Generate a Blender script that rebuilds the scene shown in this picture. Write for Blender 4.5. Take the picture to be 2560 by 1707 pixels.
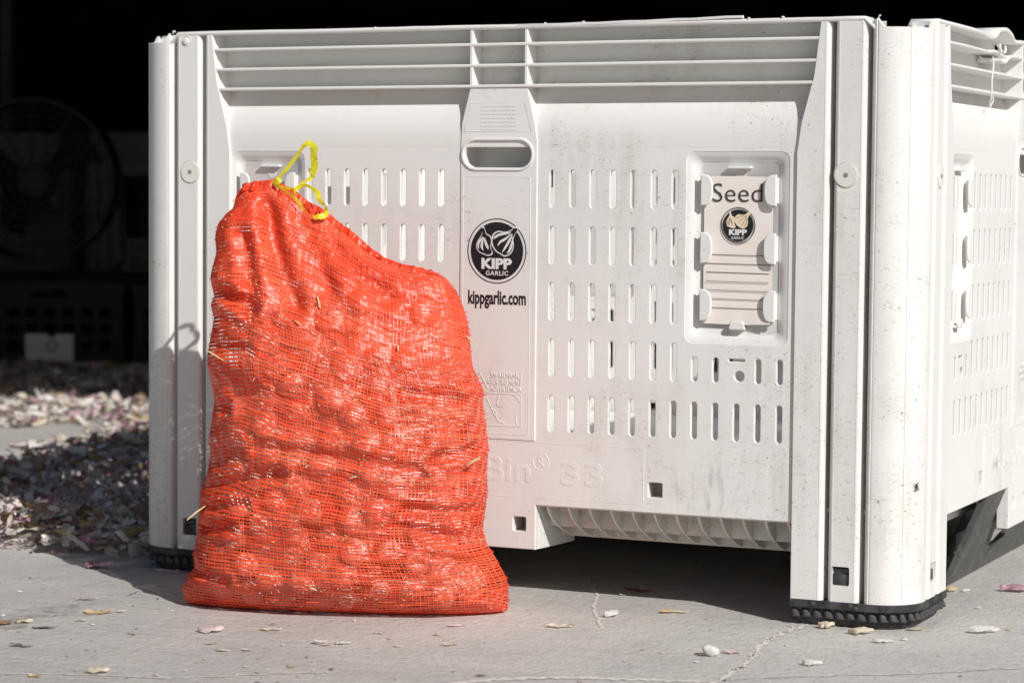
import bpy, bmesh, math, random
import numpy as np
from mathutils import Vector, Matrix, noise as mnoise
random.seed(7)
R_ = math.radians
scene = bpy.context.scene
for o in list(bpy.data.objects): bpy.data.objects.remove(o)

# ------------------------------------------------------------------ camera
cd = bpy.data.cameras.new('camera'); cam = bpy.data.objects.new('camera', cd)
scene.collection.objects.link(cam); scene.camera = cam
cr = Vector((0.90669434, 0.42170681, 0.00829058)); cu = Vector((-0.03317289, 0.05170121, 0.99811149)); cf = Vector((-0.42048178, 0.90525706, -0.06086643))
cam.matrix_world = Matrix(((cr.x, cu.x, -cf.x, 1.48743602), (cr.y, cu.y, -cf.y, -3.15), (cr.z, cu.z, -cf.z, 0.582646), (0, 0, 0, 1)))
cd.sensor_width = 36; cd.sensor_fit = 'HORIZONTAL'; cd.lens = 36*6108.228/2560
cd.clip_start = .05; cd.clip_end = 3000
cd.dof.use_dof = True; cd.dof.focus_distance = 3.32; cd.dof.aperture_fstop = 6.3

# ------------------------------------------------------------------ light
SUN = Vector((1.25, -.78, 1.0)).normalized()          # towards the sun
world = bpy.data.worlds.new('World'); scene.world = world; world.use_nodes = True
wn = world.node_tree.nodes; wl = world.node_tree.links
sky = wn.new('ShaderNodeTexSky'); sky.sky_type = 'NISHITA'; sky.sun_disc = False
sky.sun_elevation = math.asin(SUN.z); sky.sun_rotation = math.atan2(SUN.x, SUN.y)
wn['Background'].inputs['Strength'].default_value = .045
wl.new(sky.outputs[0], wn['Background'].inputs['Color'])
sl = bpy.data.lights.new('sun', 'SUN'); sl.energy = 4.0; sl.angle = R_(.53); sl.color = (1, .975, .94)
so = bpy.data.objects.new('sun', sl); scene.collection.objects.link(so)
so.rotation_euler = SUN.to_track_quat('Z', 'Y').to_euler()
vs = scene.view_settings; vs.view_transform = 'Standard'; vs.look = 'None'; vs.gamma = 1; vs.exposure = .09; vs.use_curve_mapping = False

# ------------------------------------------------------------------ helpers
COL = scene.collection
def tag(o, label=None, cat=None, group=None, kind=None):
    if label: o['label'] = label
    if cat: o['category'] = cat
    if group: o['group'] = group
    if kind: o['kind'] = kind
    return o
def empty(name, loc=(0, 0, 0), rz=0):
    o = bpy.data.objects.new(name, None); COL.objects.link(o); o.location = loc; o.rotation_euler = (0, 0, rz); o.empty_display_size = .05
    return o
def smooth(me, ang=35):
    me.polygons.foreach_set('use_smooth', [True]*len(me.polygons)); me.set_sharp_from_angle(angle=R_(ang)); me.update()
def mobj(name, me, mat, parent=None, loc=None):
    o = bpy.data.objects.new(name, me); COL.objects.link(o)
    if mat is not None and len(me.materials) == 0: me.materials.append(mat)
    if parent: o.parent = parent
    if loc is not None: o.location = loc
    return o
def pyd(name, v, f, sm=None):
    me = bpy.data.meshes.new(name); me.from_pydata([tuple(map(float, p)) for p in v], [], f); me.update()
    if sm: smooth(me, sm)
    return me
def share(o, parent=None, loc=None, rz=None):
    c = o.copy(); COL.objects.link(c)
    if parent: c.parent = parent
    if loc is not None: c.location = loc
    if rz is not None: c.rotation_euler = (0, 0, rz)
    return c
def arcpts(cx, cy, r, a0, a1, n): return [(cx+r*math.cos(R_(a0+(a1-a0)*i/n)), cy+r*math.sin(R_(a0+(a1-a0)*i/n))) for i in range(n+1)]
def rrect(x0, x1, z0, z1, r, n=5):
    return arcpts(x1-r, z0+r, r, -90, 0, n)+arcpts(x1-r, z1-r, r, 0, 90, n)+arcpts(x0+r, z1-r, r, 90, 180, n)+arcpts(x0+r, z0+r, r, 180, 270, n)
def stadium(xc, z0, z1, w, n=6):
    r = w/2; return arcpts(xc, z1-r, r, 0, 180, n)+arcpts(xc, z0+r, r, 180, 360, n)
def circle(x, z, r, n=32): return [(x+r*math.cos(2*math.pi*i/n), z+r*math.sin(2*math.pi*i/n)) for i in range(n)]
def ccw(p): return sum(p[i-1][0]*p[i][1]-p[i][0]*p[i-1][1] for i in range(len(p))) > 0
def roundpoly(pts, r, n=4):
    out = []
    for i, p in enumerate(pts):
        a = Vector(pts[i-1]); b = Vector(p); c = Vector(pts[(i+1) % len(pts)])
        d1 = (a-b); d2 = (c-b); rr = min(r, d1.length*.45, d2.length*.45); p1 = b+d1.normalized()*rr; p2 = b+d2.normalized()*rr
        for k in range(n+1):
            t = k/n; q = p1*(1-t)**2+b*2*t*(1-t)+p2*t*t; out.append((q.x, q.y))
    return out
def plate(name, outer, holes=(), y0=0., y1=.005, bev=0., mat=None, parent=None, seg=1, dy=0., plane='XZ', res=None):
    """outline (a,b) with holes, front face at y0, back face at y1"""
    cu_ = bpy.data.curves.new(name, 'CURVE'); cu_.dimensions = '2D'; cu_.fill_mode = 'BOTH'
    loops = [(outer, True)]+[(h, False) for h in holes]
    for pts, want in loops:
        if ccw(pts) != want: pts = pts[::-1]
        sp = cu_.splines.new('POLY'); sp.points.add(len(pts)-1); sp.use_cyclic_u = True
        for i, p in enumerate(pts): sp.points[i].co = (p[0], p[1], 0, 1)
    t = y1-y0; cu_.extrude = max(t/2-bev, 1e-5)
    if bev: cu_.bevel_depth = bev; cu_.bevel_resolution = seg; cu_.offset = -bev
    ob = bpy.data.objects.new(name, cu_); me = bpy.data.meshes.new_from_object(ob)
    bpy.data.objects.remove(ob); bpy.data.curves.remove(cu_)
    n = len(me.vertices); a = np.empty(n*3); me.vertices.foreach_get('co', a); a = a.reshape(-1, 3); b = a.copy()
    if plane == 'XZ': b[:, 0] = a[:, 0]; b[:, 1] = y0+t/2-a[:, 2]+dy; b[:, 2] = a[:, 1]
    elif plane == 'XY': b[:, 2] = y0+t/2+a[:, 2]; b[:, 1] = a[:, 1]+dy
    else: b[:, 0] = y0+t/2+a[:, 2]; b[:, 1] = a[:, 0]; b[:, 2] = a[:, 1]      # 'YZ': y0..y1 is x
    me.vertices.foreach_set('co', b.ravel()); me.materials.clear(); me.update(); me.name = name
    bm = bmesh.new(); bm.from_mesh(me); bmesh.ops.remove_doubles(bm, verts=bm.verts, dist=1e-6); bm.to_mesh(me); bm.free()
    smooth(me, 12)
    return mobj(name, me, mat, parent)
def plate_t(name, outer, holes, y0, y1, mat, parent, dy=0.):
    from mathutils.geometry import tessellate_polygon
    loops = [outer]+list(holes); tri = tessellate_polygon([[Vector((a, b, 0)) for a, b in l] for l in loops]); flat = [p for l in loops for p in l]; n = len(flat)
    v = [(a, y0+dy, b) for a, b in flat]+[(a, y1+dy, b) for a, b in flat]; f = [tuple(t) for t in tri]+[tuple(q+n for q in t[::-1]) for t in tri]; i0 = 0
    for l in loops:
        m = len(l); f += [(i0+i, i0+(i+1) % m, n+i0+(i+1) % m, n+i0+i) for i in range(m)]; i0 += m
    me = pyd(name, v, f); bm = bmesh.new(); bm.from_mesh(me); bmesh.ops.recalc_face_normals(bm, faces=bm.faces); bm.to_mesh(me); bm.free(); smooth(me, 12)
    return mobj(name, me, mat, parent)
def box(name, x0, x1, y0, y1, z0, z1, mat, parent=None, bev=0., dy=0.):
    bm = bmesh.new(); bmesh.ops.create_cube(bm, size=1)
    for v in bm.verts: v.co = Vector((x0+(v.co.x+.5)*(x1-x0), y0+(v.co.y+.5)*(y1-y0)+dy, z0+(v.co.z+.5)*(z1-z0)))
    if bev: bmesh.ops.bevel(bm, geom=bm.edges[:], offset=bev, segments=2, affect='EDGES', profile=.6)
    me = bpy.data.meshes.new(name); bm.to_mesh(me); bm.free(); smooth(me, 50)
    return mobj(name, me, mat, parent)
def tube_mesh(name, path, rad, seg=6, closed=False, flat=1.0):
    v = []; f = []; n = len(path); path = [Vector(p) for p in path]; prev = None
    for i, p in enumerate(path):
        t = (path[(i+1) % n]-path[i-1]) if closed else (path[min(i+1, n-1)]-path[max(i-1, 0)])
        t.normalize(); up = prev if prev else (Vector((0, 0, 1)) if abs(t.z) < .9 else Vector((1, 0, 0)))
        a = (up-t*up.dot(t)).normalized(); b = t.cross(a); prev = a
        r = rad[i] if hasattr(rad, '__len__') else rad
        for k in range(seg):
            an = 2*math.pi*k/seg; v.append(p+a*r*math.cos(an)+b*r*flat*math.sin(an))
    m = n if closed else n-1
    for i in range(m):
        j = (i+1) % n
        for k in range(seg): f.append((i*seg+k, i*seg+(k+1) % seg, j*seg+(k+1) % seg, j*seg+k))
    if not closed: f.append(tuple(range(seg))[::-1]); f.append(tuple((n-1)*seg+k for k in range(seg)))
    return pyd(name, v, f, 60)
def text(name, body, x0, x1, z0, z1, y, depth, mat, parent, bold=0., dy=0., spacing=1.0):
    c = bpy.data.curves.new(name, 'FONT'); c.body = body; c.size = 1; c.offset = bold; c.extrude = .01; c.resolution_u = 3; c.space_character = spacing
    ob = bpy.data.objects.new(name, c); me = bpy.data.meshes.new_from_object(ob); bpy.data.objects.remove(ob); bpy.data.curves.remove(c)
    n = len(me.vertices); a = np.empty(n*3); me.vertices.foreach_get('co', a); a = a.reshape(-1, 3)
    mn = a.min(0); mx = a.max(0); b = np.empty_like(a)
    b[:, 0] = x0+(a[:, 0]-mn[0])/(mx[0]-mn[0])*(x1-x0); b[:, 2] = z0+(a[:, 1]-mn[1])/(mx[1]-mn[1])*(z1-z0)
    b[:, 1] = y-(a[:, 2]-mn[2])/(mx[2]-mn[2])*depth+dy
    me.vertices.foreach_set('co', b.ravel()); me.materials.clear(); me.update(); me.name = name
    return mobj(name, me, mat, parent)
def strokes(name, lines, w, y, th, mat, parent, dy=0.):
    """flat drawn strokes in the wall plane, each a tapered strip"""
    v = []; f = []
    for ln in lines:
        pts = [Vector(p) for p in ln]; n = len(pts); i0 = len(v)
        for i, p in enumerate(pts):
            t = (pts[min(i+1, n-1)]-pts[max(i-1, 0)]).normalized(); nn = Vector((-t.y, t.x))
            ww = (w[0]+(w[1]-w[0])*math.sin(math.pi*i/(n-1))) if isinstance(w, tuple) else w
            a = p+nn*ww/2; b = p-nn*ww/2
            v += [(a.x, y-th+dy, a.y), (b.x, y-th+dy, b.y), (a.x, y+dy, a.y), (b.x, y+dy, b.y)]
        for i in range(n-1):
            q = i0+i*4; r = q+4; f += [(q, q+1, r+1, r), (q, r, r+2, q+2), (q+1, q+3, r+3, r+1)]
    return mobj(name, pyd(name, v, f), mat, parent)
def spline(pts, n, closed=False):
    P = [Vector(p) for p in pts]; out = []; m = len(P)
    for i in range(m if closed else m-1):
        p0 = P[i-1] if (closed or i > 0) else P[0]*2-P[1]; p1 = P[i]; p2 = P[(i+1) % m]
        p3 = P[(i+2) % m] if (closed or i+2 < m) else p2*2-p1
        for k in range(n):
            t = k/n; out.append(.5*((2*p1)+(p2-p0)*t+(2*p0-5*p1+4*p2-p3)*t*t+(3*p1-p0-3*p2+p3)*t**3))
    if not closed: out.append(P[-1])
    return out

# ------------------------------------------------------------------ materials
class NT:
    def __init__(s, name):
        s.m = bpy.data.materials.new(name); s.m.use_nodes = True; s.t = s.m.node_tree; s.b = s.t.nodes['Principled BSDF']; s.out = s.t.nodes['Material Output']
    def n(s, typ, **k):
        nd = s.t.nodes.new('ShaderNode'+typ)
        for a, b in k.items(): setattr(nd, a, b)
        return nd
    def l(s, a, b): s.t.links.new(a, b)
    def coord(s, scale=(1, 1, 1), kind='Object', rot=(0, 0, 0)):
        tc = s.n('TexCoord'); mp = s.n('Mapping'); mp.inputs['Scale'].default_value = scale; mp.inputs['Rotation'].default_value = rot; s.l(tc.outputs[kind], mp.inputs[0]); return mp.outputs[0]
    def noise(s, scale, detail=3, co=None, rough=.55, dist=0):
        nd = s.n('TexNoise'); nd.inputs['Scale'].default_value = scale; nd.inputs['Detail'].default_value = detail; nd.inputs['Roughness'].default_value = rough; nd.inputs['Distortion'].default_value = dist
        if co: s.l(co, nd.inputs['Vector'])
        return nd.outputs['Fac']
    def ramp(s, fac, a, b, ca=(0, 0, 0, 1), cb=(1, 1, 1, 1)):
        nd = s.n('ValToRGB'); nd.color_ramp.elements[0].position = a; nd.color_ramp.elements[1].position = b; nd.color_ramp.elements[0].color = ca; nd.color_ramp.elements[1].color = cb
        s.l(fac, nd.inputs[0]); return nd.outputs[0]
    def mix(s, fac, a, b, mode='MIX'):
        nd = s.n('Mix', data_type='RGBA', blend_type=mode)
        for i, v in ((0, fac), (6, a), (7, b)):
            if isinstance(v, (int, float)): nd.inputs[i].default_value = v
            elif isinstance(v, tuple): nd.inputs[i].default_value = (*v[:3], 1)
            else: s.l(v, nd.inputs[i])
        return nd.outputs[2]
    def math(s, op, a, b):
        nd = s.n('Math', operation=op)
        for i, v in ((0, a), (1, b)):
            if isinstance(v, (int, float)): nd.inputs[i].default_value = v
            else: s.l(v, nd.inputs[i])
        return nd.outputs[0]
    def bump(s, h, st, dist=.01):
        nd = s.n('Bump'); nd.inputs['Strength'].default_value = st; nd.inputs['Distance'].default_value = dist; s.l(h, nd.inputs['Height']); s.l(nd.outputs[0], s.b.inputs['Normal'])
    def fin(s, col=None, rough=.5, spec=.5, metal=0):
        if col is not None:
            if isinstance(col, tuple): s.b.inputs['Base Color'].default_value = (*col[:3], 1)
            else: s.l(col, s.b.inputs['Base Color'])
        if isinstance(rough, (int, float)): s.b.inputs['Roughness'].default_value = rough
        else: s.l(rough, s.b.inputs['Roughness'])
        s.b.inputs['Specular IOR Level'].default_value = spec; s.b.inputs['Metallic'].default_value = metal
        return s.m
def white_plastic(name, dirt=1.0, base=(.765, .757, .732), grime=(.36, .30, .24), smudge=False):
    t = NT(name)
    big = t.noise(3.0, 4, t.coord()); c = t.mix(t.ramp(big, .35, .75), base, tuple(x*.955 for x in base))
    tc = t.n('TexCoord'); sx = t.n('SeparateXYZ'); t.l(tc.outputs['Object'], sx.inputs[0]); X, Z = sx.outputs[0], sx.outputs[2]
    # handling wear is heavier towards the low right of each side
    bias = t.math('ADD', t.math('MULTIPLY', X, .16), t.math('MULTIPLY', Z, -.13)); bias = t.math('ADD', bias, .004)
    cl = t.ramp(t.math('ADD', t.noise(7, 4, t.coord(), .65), bias), .40, .66)
    bl = t.ramp(t.noise(13, 5, t.coord((1, 1, .7)), .65, .6), .50, .80); c = t.mix(t.math('MULTIPLY', t.math('MULTIPLY', bl, cl), .40*dirt), c, (.58, .525, .45))
    # short scuffs, two sets with different slant
    for k, (sc_, rot, th) in enumerate((((85, 85, 260), (0, R_(6), 0), .625), ((70, 70, 190), (0, R_(-14), 0), .645), ((120, 120, 300), (0, R_(24), 0), .65))):
        sc = t.ramp(t.noise(1.0, 3, t.coord(sc_, rot=rot), .6, 1.5), th, th+.05)
        c = t.mix(t.math('MULTIPLY', t.math('MULTIPLY', sc, cl), .62*dirt), c, (.38, .335, .295))
    sp = t.ramp(t.noise(190, 1, t.coord()), .70, .74); c = t.mix(t.math('MULTIPLY', t.math('MULTIPLY', sp, cl), .7*dirt), c, (.22, .19, .16))
    run = t.ramp(t.noise(1.0, 4, t.coord((40, 40, 3.2)), .6, .3), .44, .74); c = t.mix(t.math('MULTIPLY', t.math('MULTIPLY', run, cl), .28*dirt), c, grime)
    s2 = t.ramp(t.noise(1.0, 2, t.coord((20, 20, 420), rot=(R_(3), R_(5), 0)), .5, .9), .70, .72); c = t.mix(t.math('MULTIPLY', t.math('MULTIPLY', s2, cl), .6*dirt), c, (.42, .37, .32))
    if smudge:                                   # black rubber marks left by forks above the right opening
        gx_ = t.math('MULTIPLY', t.math('SUBTRACT', X, .325), 14); gz = t.math('MULTIPLY', t.math('SUBTRACT', Z, .175), 22)
        rr_ = t.math('ADD', t.math('MULTIPLY', gx_, gx_), t.math('MULTIPLY', gz, gz)); rg = t.ramp(rr_, .15, 1.0, (1, 1, 1, 1), (0, 0, 0, 1))
        st = t.ramp(t.noise(1.0, 5, t.coord((75, 75, 17)), .65, .5), .50, .68); c = t.mix(t.math('MULTIPLY', t.math('MULTIPLY', st, rg), .5), c, (.17, .165, .165))
    t.bump(t.noise(260, 2, t.coord()), .06, .002)
    return t.fin(c, .55, .35)
M = {}
M['white'] = white_plastic('white_plastic', 1.25, smudge=True)
M['white_clean'] = white_plastic('white_plastic_clean', .6)
M['white_low'] = white_plastic('white_plastic_low', 1.15, (.76, .751, .722))
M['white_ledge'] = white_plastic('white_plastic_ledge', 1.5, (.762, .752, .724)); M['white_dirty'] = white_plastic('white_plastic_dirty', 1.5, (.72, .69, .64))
def dusty_black(name, base, dust, amt=.5):
    t = NT(name); d = t.ramp(t.noise(26, 6, t.coord(), .7), .45, .75); c = t.mix(t.math('MULTIPLY', d, amt), base, dust)
    sp = t.ramp(t.noise(140, 2, t.coord()), .66, .70); c = t.mix(t.math('MULTIPLY', sp, .55), c, dust)
    t.bump(t.noise(120, 4, t.coord()), .25, .004); return t.fin(c, .6, .4)
M['rubber'] = dusty_black('black_rubber', (.022, .023, .026), (.19, .185, .18), .55)
M['runner'] = dusty_black('black_runner', (.075, .074, .073), (.17, .165, .16), .6)
M['ink'] = NT('black_ink').fin((.015, .015, .018), .38, .4)
M['ink_grey'] = NT('grey_ink').fin((.05, .045, .042), .5, .3); M['plate_white'] = NT('plate_white').fin((.86, .86, .84), .5, .4); M['print_white'] = NT('print_white').fin((.74, .73, .72), .45, .4)
t = NT('print_cream'); M['print_cream'] = t.fin((.78, .66, .48), .5, .3)
t = NT('card_paper'); M['card'] = t.fin(t.mix(t.ramp(t.noise(14, 3, t.coord()), .3, .7), (.80, .73, .675), (.83, .77, .72)), .6, .25)
M['bolt'] = white_plastic('bolt_cap', 1.4, (.76, .74, .69))
M['socket'] = NT('socket').fin((.25, .23, .20), .5, .5)
def net_material():
    t = NT('red_net'); n1 = t.noise(9, 3, t.coord()); c = t.mix(t.ramp(n1, .3, .7), (.86, .057, .019), (.92, .098, .034))
    at = t.n('Attribute', attribute_name='tone'); c = t.mix(at.outputs['Fac'], c, (.95, .22, .11))
    t.bump(t.noise(700, 2, t.coord()), .35, .001); t.fin(c, .31, .55)
    tr = t.n('BsdfTranslucent'); t.l(c, tr.inputs[0]); mx = t.n('MixShader'); mx.inputs[0].default_value = .24
    t.l(t.b.outputs[0], mx.inputs[1]); t.l(tr.outputs[0], mx.inputs[2]); t.l(mx.outputs[0], t.out.inputs[0]); return t.m
M['net'] = net_material()
def thin(name, c, tr=.35, rough=.5, spec=.4, scale=60, var=None):
    t = NT(name); col = c
    if var: col = t.mix(t.ramp(t.noise(scale, 3, t.coord(), .6, 1.0), .35, .7), c, var)
    t.fin(col, rough, spec); x = t.n('BsdfTranslucent')
    if isinstance(col, tuple): x.inputs[0].default_value = (*col, 1)
    else: t.l(col, x.inputs[0])
    mx = t.n('MixShader'); mx.inputs[0].default_value = tr; t.l(t.b.outputs[0], mx.inputs[1]); t.l(x.outputs[0], mx.inputs[2]); t.l(mx.outputs[0], t.out.inputs[0]); return t.m
M['ribbon'] = thin('yellow_ribbon', (.95, .92, .06), .42, .35, .5, 300, (.93, .86, .04))
M['straw'] = thin('straw', (.80, .66, .38), .15, .5, .4, 80, (.62, .48, .25))
M['skin_white'] = thin('skin_white', (.84, .82, .78), .35, .4, .4, 90, (.74, .70, .64))
M['skin_pink'] = thin('skin_pink', (.66, .50, .50), .3, .45, .4, 120, (.80, .74, .70))
M['skin_purple'] = thin('skin_purple', (.40, .17, .26), .3, .35, .5, 90, (.66, .50, .52))
M['skin_tan'] = thin('skin_tan', (.68, .59, .45), .3, .5, .4, 90, (.78, .70, .56))
M['skin_orange'] = thin('skin_orange', (.60, .44, .27), .3, .5, .4, 90, (.74, .60, .36))
M['skin_brown'] = thin('skin_brown', (.30, .18, .11), .3, .5, .4, 90, (.46, .30, .20))
M['skin_grey'] = thin('skin_grey', (.16, .15, .14), .15, .6, .3, 90, (.28, .26, .22))
M['skin_red'] = thin('skin_red', (.28, .06, .08), .3, .5, .4, 90, (.42, .16, .16))
def garlic_mat():
    t = NT('garlic_skin'); w = t.n('TexWave', wave_type='BANDS'); co = t.coord((90, 90, 1)); t.l(co, w.inputs[0]); w.inputs['Scale'].default_value = .9; w.inputs['Distortion'].default_value = 6
    c = t.mix(t.ramp(w.outputs['Fac'], .5, .9), (.82, .78, .70), (.66, .50, .48)); c = t.mix(t.ramp(t.noise(30, 4, t.coord()), .5, .75), c, (.66, .55, .40)); return t.fin(c, .42, .45)
M['garlic'] = garlic_mat()
def pile_mat():
    t = NT('skin_pile'); at = t.n('Attribute', attribute_name='tint'); c = t.mix(t.math('MULTIPLY', t.ramp(t.noise(90, 3, t.coord()), .4, .7), .18), at.outputs['Color'], (.50, .38, .34)); t.fin(c, .5, .35)
    x = t.n('BsdfTranslucent'); t.l(c, x.inputs[0]); mx = t.n('MixShader'); mx.inputs[0].default_value = .25; t.l(t.b.outputs[0], mx.inputs[1]); t.l(x.outputs[0], mx.inputs[2]); t.l(mx.outputs[0], t.out.inputs[0]); return t.m
M['pile'] = pile_mat()
def concrete():
    t = NT('concrete'); co = t.coord()
    c = t.mix(t.ramp(t.noise(2.6, 6, co, .62, .4), .32, .70), (.475, .455, .425), (.615, .59, .55))
    c = t.mix(t.math('MULTIPLY', t.ramp(t.noise(5.5, 4, co, .6, .6), .50, .72), .55), c, (.63, .58, .525))
    c = t.mix(t.math('MULTIPLY', t.ramp(t.noise(17, 6, co, .7, .5), .49, .74), .38), c, (.40, .38, .355))
    st = t.coord((6, 75, 6), rot=(0, 0, R_(-22))); c = t.mix(t.math('MULTIPLY', t.ramp(t.noise(1, 5, st, .65, .5), .48, .74), .5), c, (.64, .63, .61))
    st2 = t.coord((9, 120, 9), rot=(0, 0, R_(-30))); c = t.mix(t.math('MULTIPLY', t.ramp(t.noise(1, 4, st2, .65, .5), .58, .76), .30), c, (.40, .38, .355))
    c = t.mix(t.math('MULTIPLY', t.ramp(t.noise(420, 2, co), .60, .70), .5), c, (.27, .255, .24))
    c = t.mix(t.math('MULTIPLY', t.ramp(t.noise(330, 2, co), .63, .72), .5), c, (.68, .665, .64))
    # dark damp streak in the slab at the left
    tc = t.n('TexCoord'); sx = t.n('SeparateXYZ'); t.l(tc.outputs['Object'], sx.inputs[0])
    along = t.math('ADD', t.math('MULTIPLY', t.math('SUBTRACT', sx.outputs[0], -.50), .16), t.math('MULTIPLY', t.math('SUBTRACT', sx.outputs[1], -.44), .987))
    across = t.math('ADD', t.math('MULTIPLY', t.math('SUBTRACT', sx.outputs[0], -.50), .987), t.math('MULTIPLY', t.math('SUBTRACT', sx.outputs[1], -.44), -.16))
    across = t.math('ADD', across, t.math('MULTIPLY', t.math('SUBTRACT', t.noise(11, 4, co), .5), .16))
    d = t.math('ADD', t.math('POWER', t.math('ABSOLUTE', t.math('MULTIPLY', across, 20), 0), 2), t.math('POWER', t.math('ABSOLUTE', t.math('MULTIPLY', along, 5.6), 0), 2))
    c = t.mix(t.math('MULTIPLY', t.math('MULTIPLY', t.ramp(d, .25, 1.1, (1, 1, 1, 1), (0, 0, 0, 1)), t.ramp(t.noise(38, 5, co, .7), .40, .62)), .62), c, (.16, .15, .145))
    h = t.math('ADD', t.noise(60, 6, co, .7), t.math('MULTIPLY', t.noise(1, 4, st, .6), .6)); t.bump(h, .75, .006)
    return t.fin(c, .72, .3)
M['concrete'] = concrete()
M['crack'] = NT('crack_filler'); _t = M['crack']; M['crack'] = _t.fin(_t.mix(_t.ramp(_t.noise(160, 4, _t.coord()), .35, .7), (.58, .545, .49), (.78, .745, .69)), .85, .2)
M['crack_dark'] = NT('crack_gap').fin((.20, .18, .16), .9, .1)
M['stone'] = NT('stone'); _t = M['stone']; M['stone'] = _t.fin(_t.mix(_t.ramp(_t.noise(160, 4, _t.coord()), .3, .7), (.52, .50, .48), (.66, .64, .61)), .7, .3)
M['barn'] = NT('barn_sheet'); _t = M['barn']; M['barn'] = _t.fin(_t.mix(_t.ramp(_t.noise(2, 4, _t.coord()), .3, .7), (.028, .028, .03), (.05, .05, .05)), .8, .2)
M['steel'] = NT('dull_steel').fin((.16, .17, .17), .5, .4, .4)
M['fan'] = NT('fan_wire').fin((.035, .04, .04), .5, .4)
M['fan_dark'] = NT('fan_blade').fin((.02, .023, .023), .5, .4)
M['crate'] = NT('crate_plastic').fin((.018, .018, .02), .55, .35)
M['far_bin'] = white_plastic('far_bin_shaded_plastic', .8, (.24, .25, .25)); M['fly'] = NT('fly_body').fin((.03, .028, .026), .35, .5)  # far bins: pale plastic darkened in its colour for the barn's shade
M['wing'] = thin('fly_wing', (.35, .33, .30), .5, .3, .5)

# ================================================================== setting
g = pyd('ground', [(-400, -400, 0), (400, -400, 0), (400, 400, 0), (-400, 400, 0)], [(0, 1, 2, 3)])
ground = tag(mobj('ground', g, M['concrete']), kind='structure')

def crack(name, pts, w, mat, z, seed, wv=.6, gate=-1.):
    P = spline([(a, b, 0) for a, b in pts], 26); v = []; f = []; nz = lambda a, b: mnoise.noise(Vector((a, b, seed)))
    for i, p in enumerate(P):
        t = (P[min(i+1, len(P)-1)]-P[max(i-1, 0)]).normalized(); n = Vector((-t.y, t.x, 0)); k = min(1, i/12, (len(P)-1-i)/12)
        off = (nz(i*.11, 0)*.9+nz(i*.37, 2)*.35)*.006
        a = w*k*max(.05, .5+wv*nz(i*.19, 5)+.4*wv*nz(i*.7, 6)); b = w*k*max(.05, .5+wv*nz(i*.19, 8)+.4*wv*nz(i*.7, 9))
        q = p+n*off; v += [(q.x+n.x*a, q.y+n.y*a, z), (q.x-n.x*b, q.y-n.y*b, z)]
    f = [(2*i, 2*i+1, 2*i+3, 2*i+2) for i in range(len(P)-1) if nz(i*.06, 11) > gate]
    return mobj(name, pyd(name, v, f), mat, ground)
CR = [[(0.468, 0.016), (0.465, -0.034), (0.459, -0.074), (0.459, -0.124), (0.464, -0.178), (0.477, -0.245), (0.484, -0.283), (0.489, -0.341), (0.494, -0.416), (0.495, -0.44)],
      [(0.207, -0.588), (0.239, -0.545), (0.272, -0.514), (0.316, -0.483), (0.361, -0.466), (0.407, -0.45), (0.448, -0.437), (0.488, -0.422)],
      [(0.494, -0.416), (0.513, -0.393), (0.593, -0.329), (0.693, -0.261), (0.75, -0.212), (0.819, -0.145)],
      [(0.038, 0.252), (0.089, 0.151), (0.121, 0.095), (0.141, 0.038), (0.161, -0.015), (0.188, -0.067), (0.216, -0.123), (0.24, -0.178)],
      [(-0.295, -0.783), (-0.251, -0.749), (-0.181, -0.724), (-0.1, -0.701), (-0.047, -0.66), (-0.003, -0.621), (0.04, -0.59), (0.06, -0.586)]]
for i, (c, w) in enumerate(zip(CR, (.008, .013, .004, .0045, .005))):
    crack('crack_filler', c, w, M['crack'], .0008, 20+i)
    if i in (0, 2): crack('crack_gap', c, .0016 if i == 0 else .0008, M['crack_dark'], .0012, 20+i, .8, .02)
# crumbs of broken concrete along the cracks
def crumbs(name, pts, n, spread, smin, smax, seed, mat, kind_parent):
    rnd = random.Random(seed); P = spline([(a, b, 0) for a, b in pts], 10); v = []; f = []
    for _ in range(n):
        p = P[rnd.randrange(len(P))]; s = rnd.uniform(smin, smax); x = p.x+rnd.gauss(0, spread); y = p.y+rnd.gauss(0, spread); i = len(v)
        for k in range(4): an = k*math.pi/2+rnd.uniform(-.5, .5); v.append((x+s*math.cos(an)*rnd.uniform(.6, 1), y+s*math.sin(an)*rnd.uniform(.6, 1), .0008))
        v.append((x, y, s*rnd.uniform(.5, .9))); f += [(i, i+1, i+4), (i+1, i+2, i+4), (i+2, i+3, i+4), (i+3, i, i+4)]
    o = mobj(name, pyd(name, v, f), mat, kind_parent); o['kind'] = 'stuff'; return o
for i, n in ((0, 90), (1, 80), (2, 10), (4, 10)): crumbs('concrete_crumbs', CR[i], n, .006, .0005, .0020, 60+i, M['crack'], ground)

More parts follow.
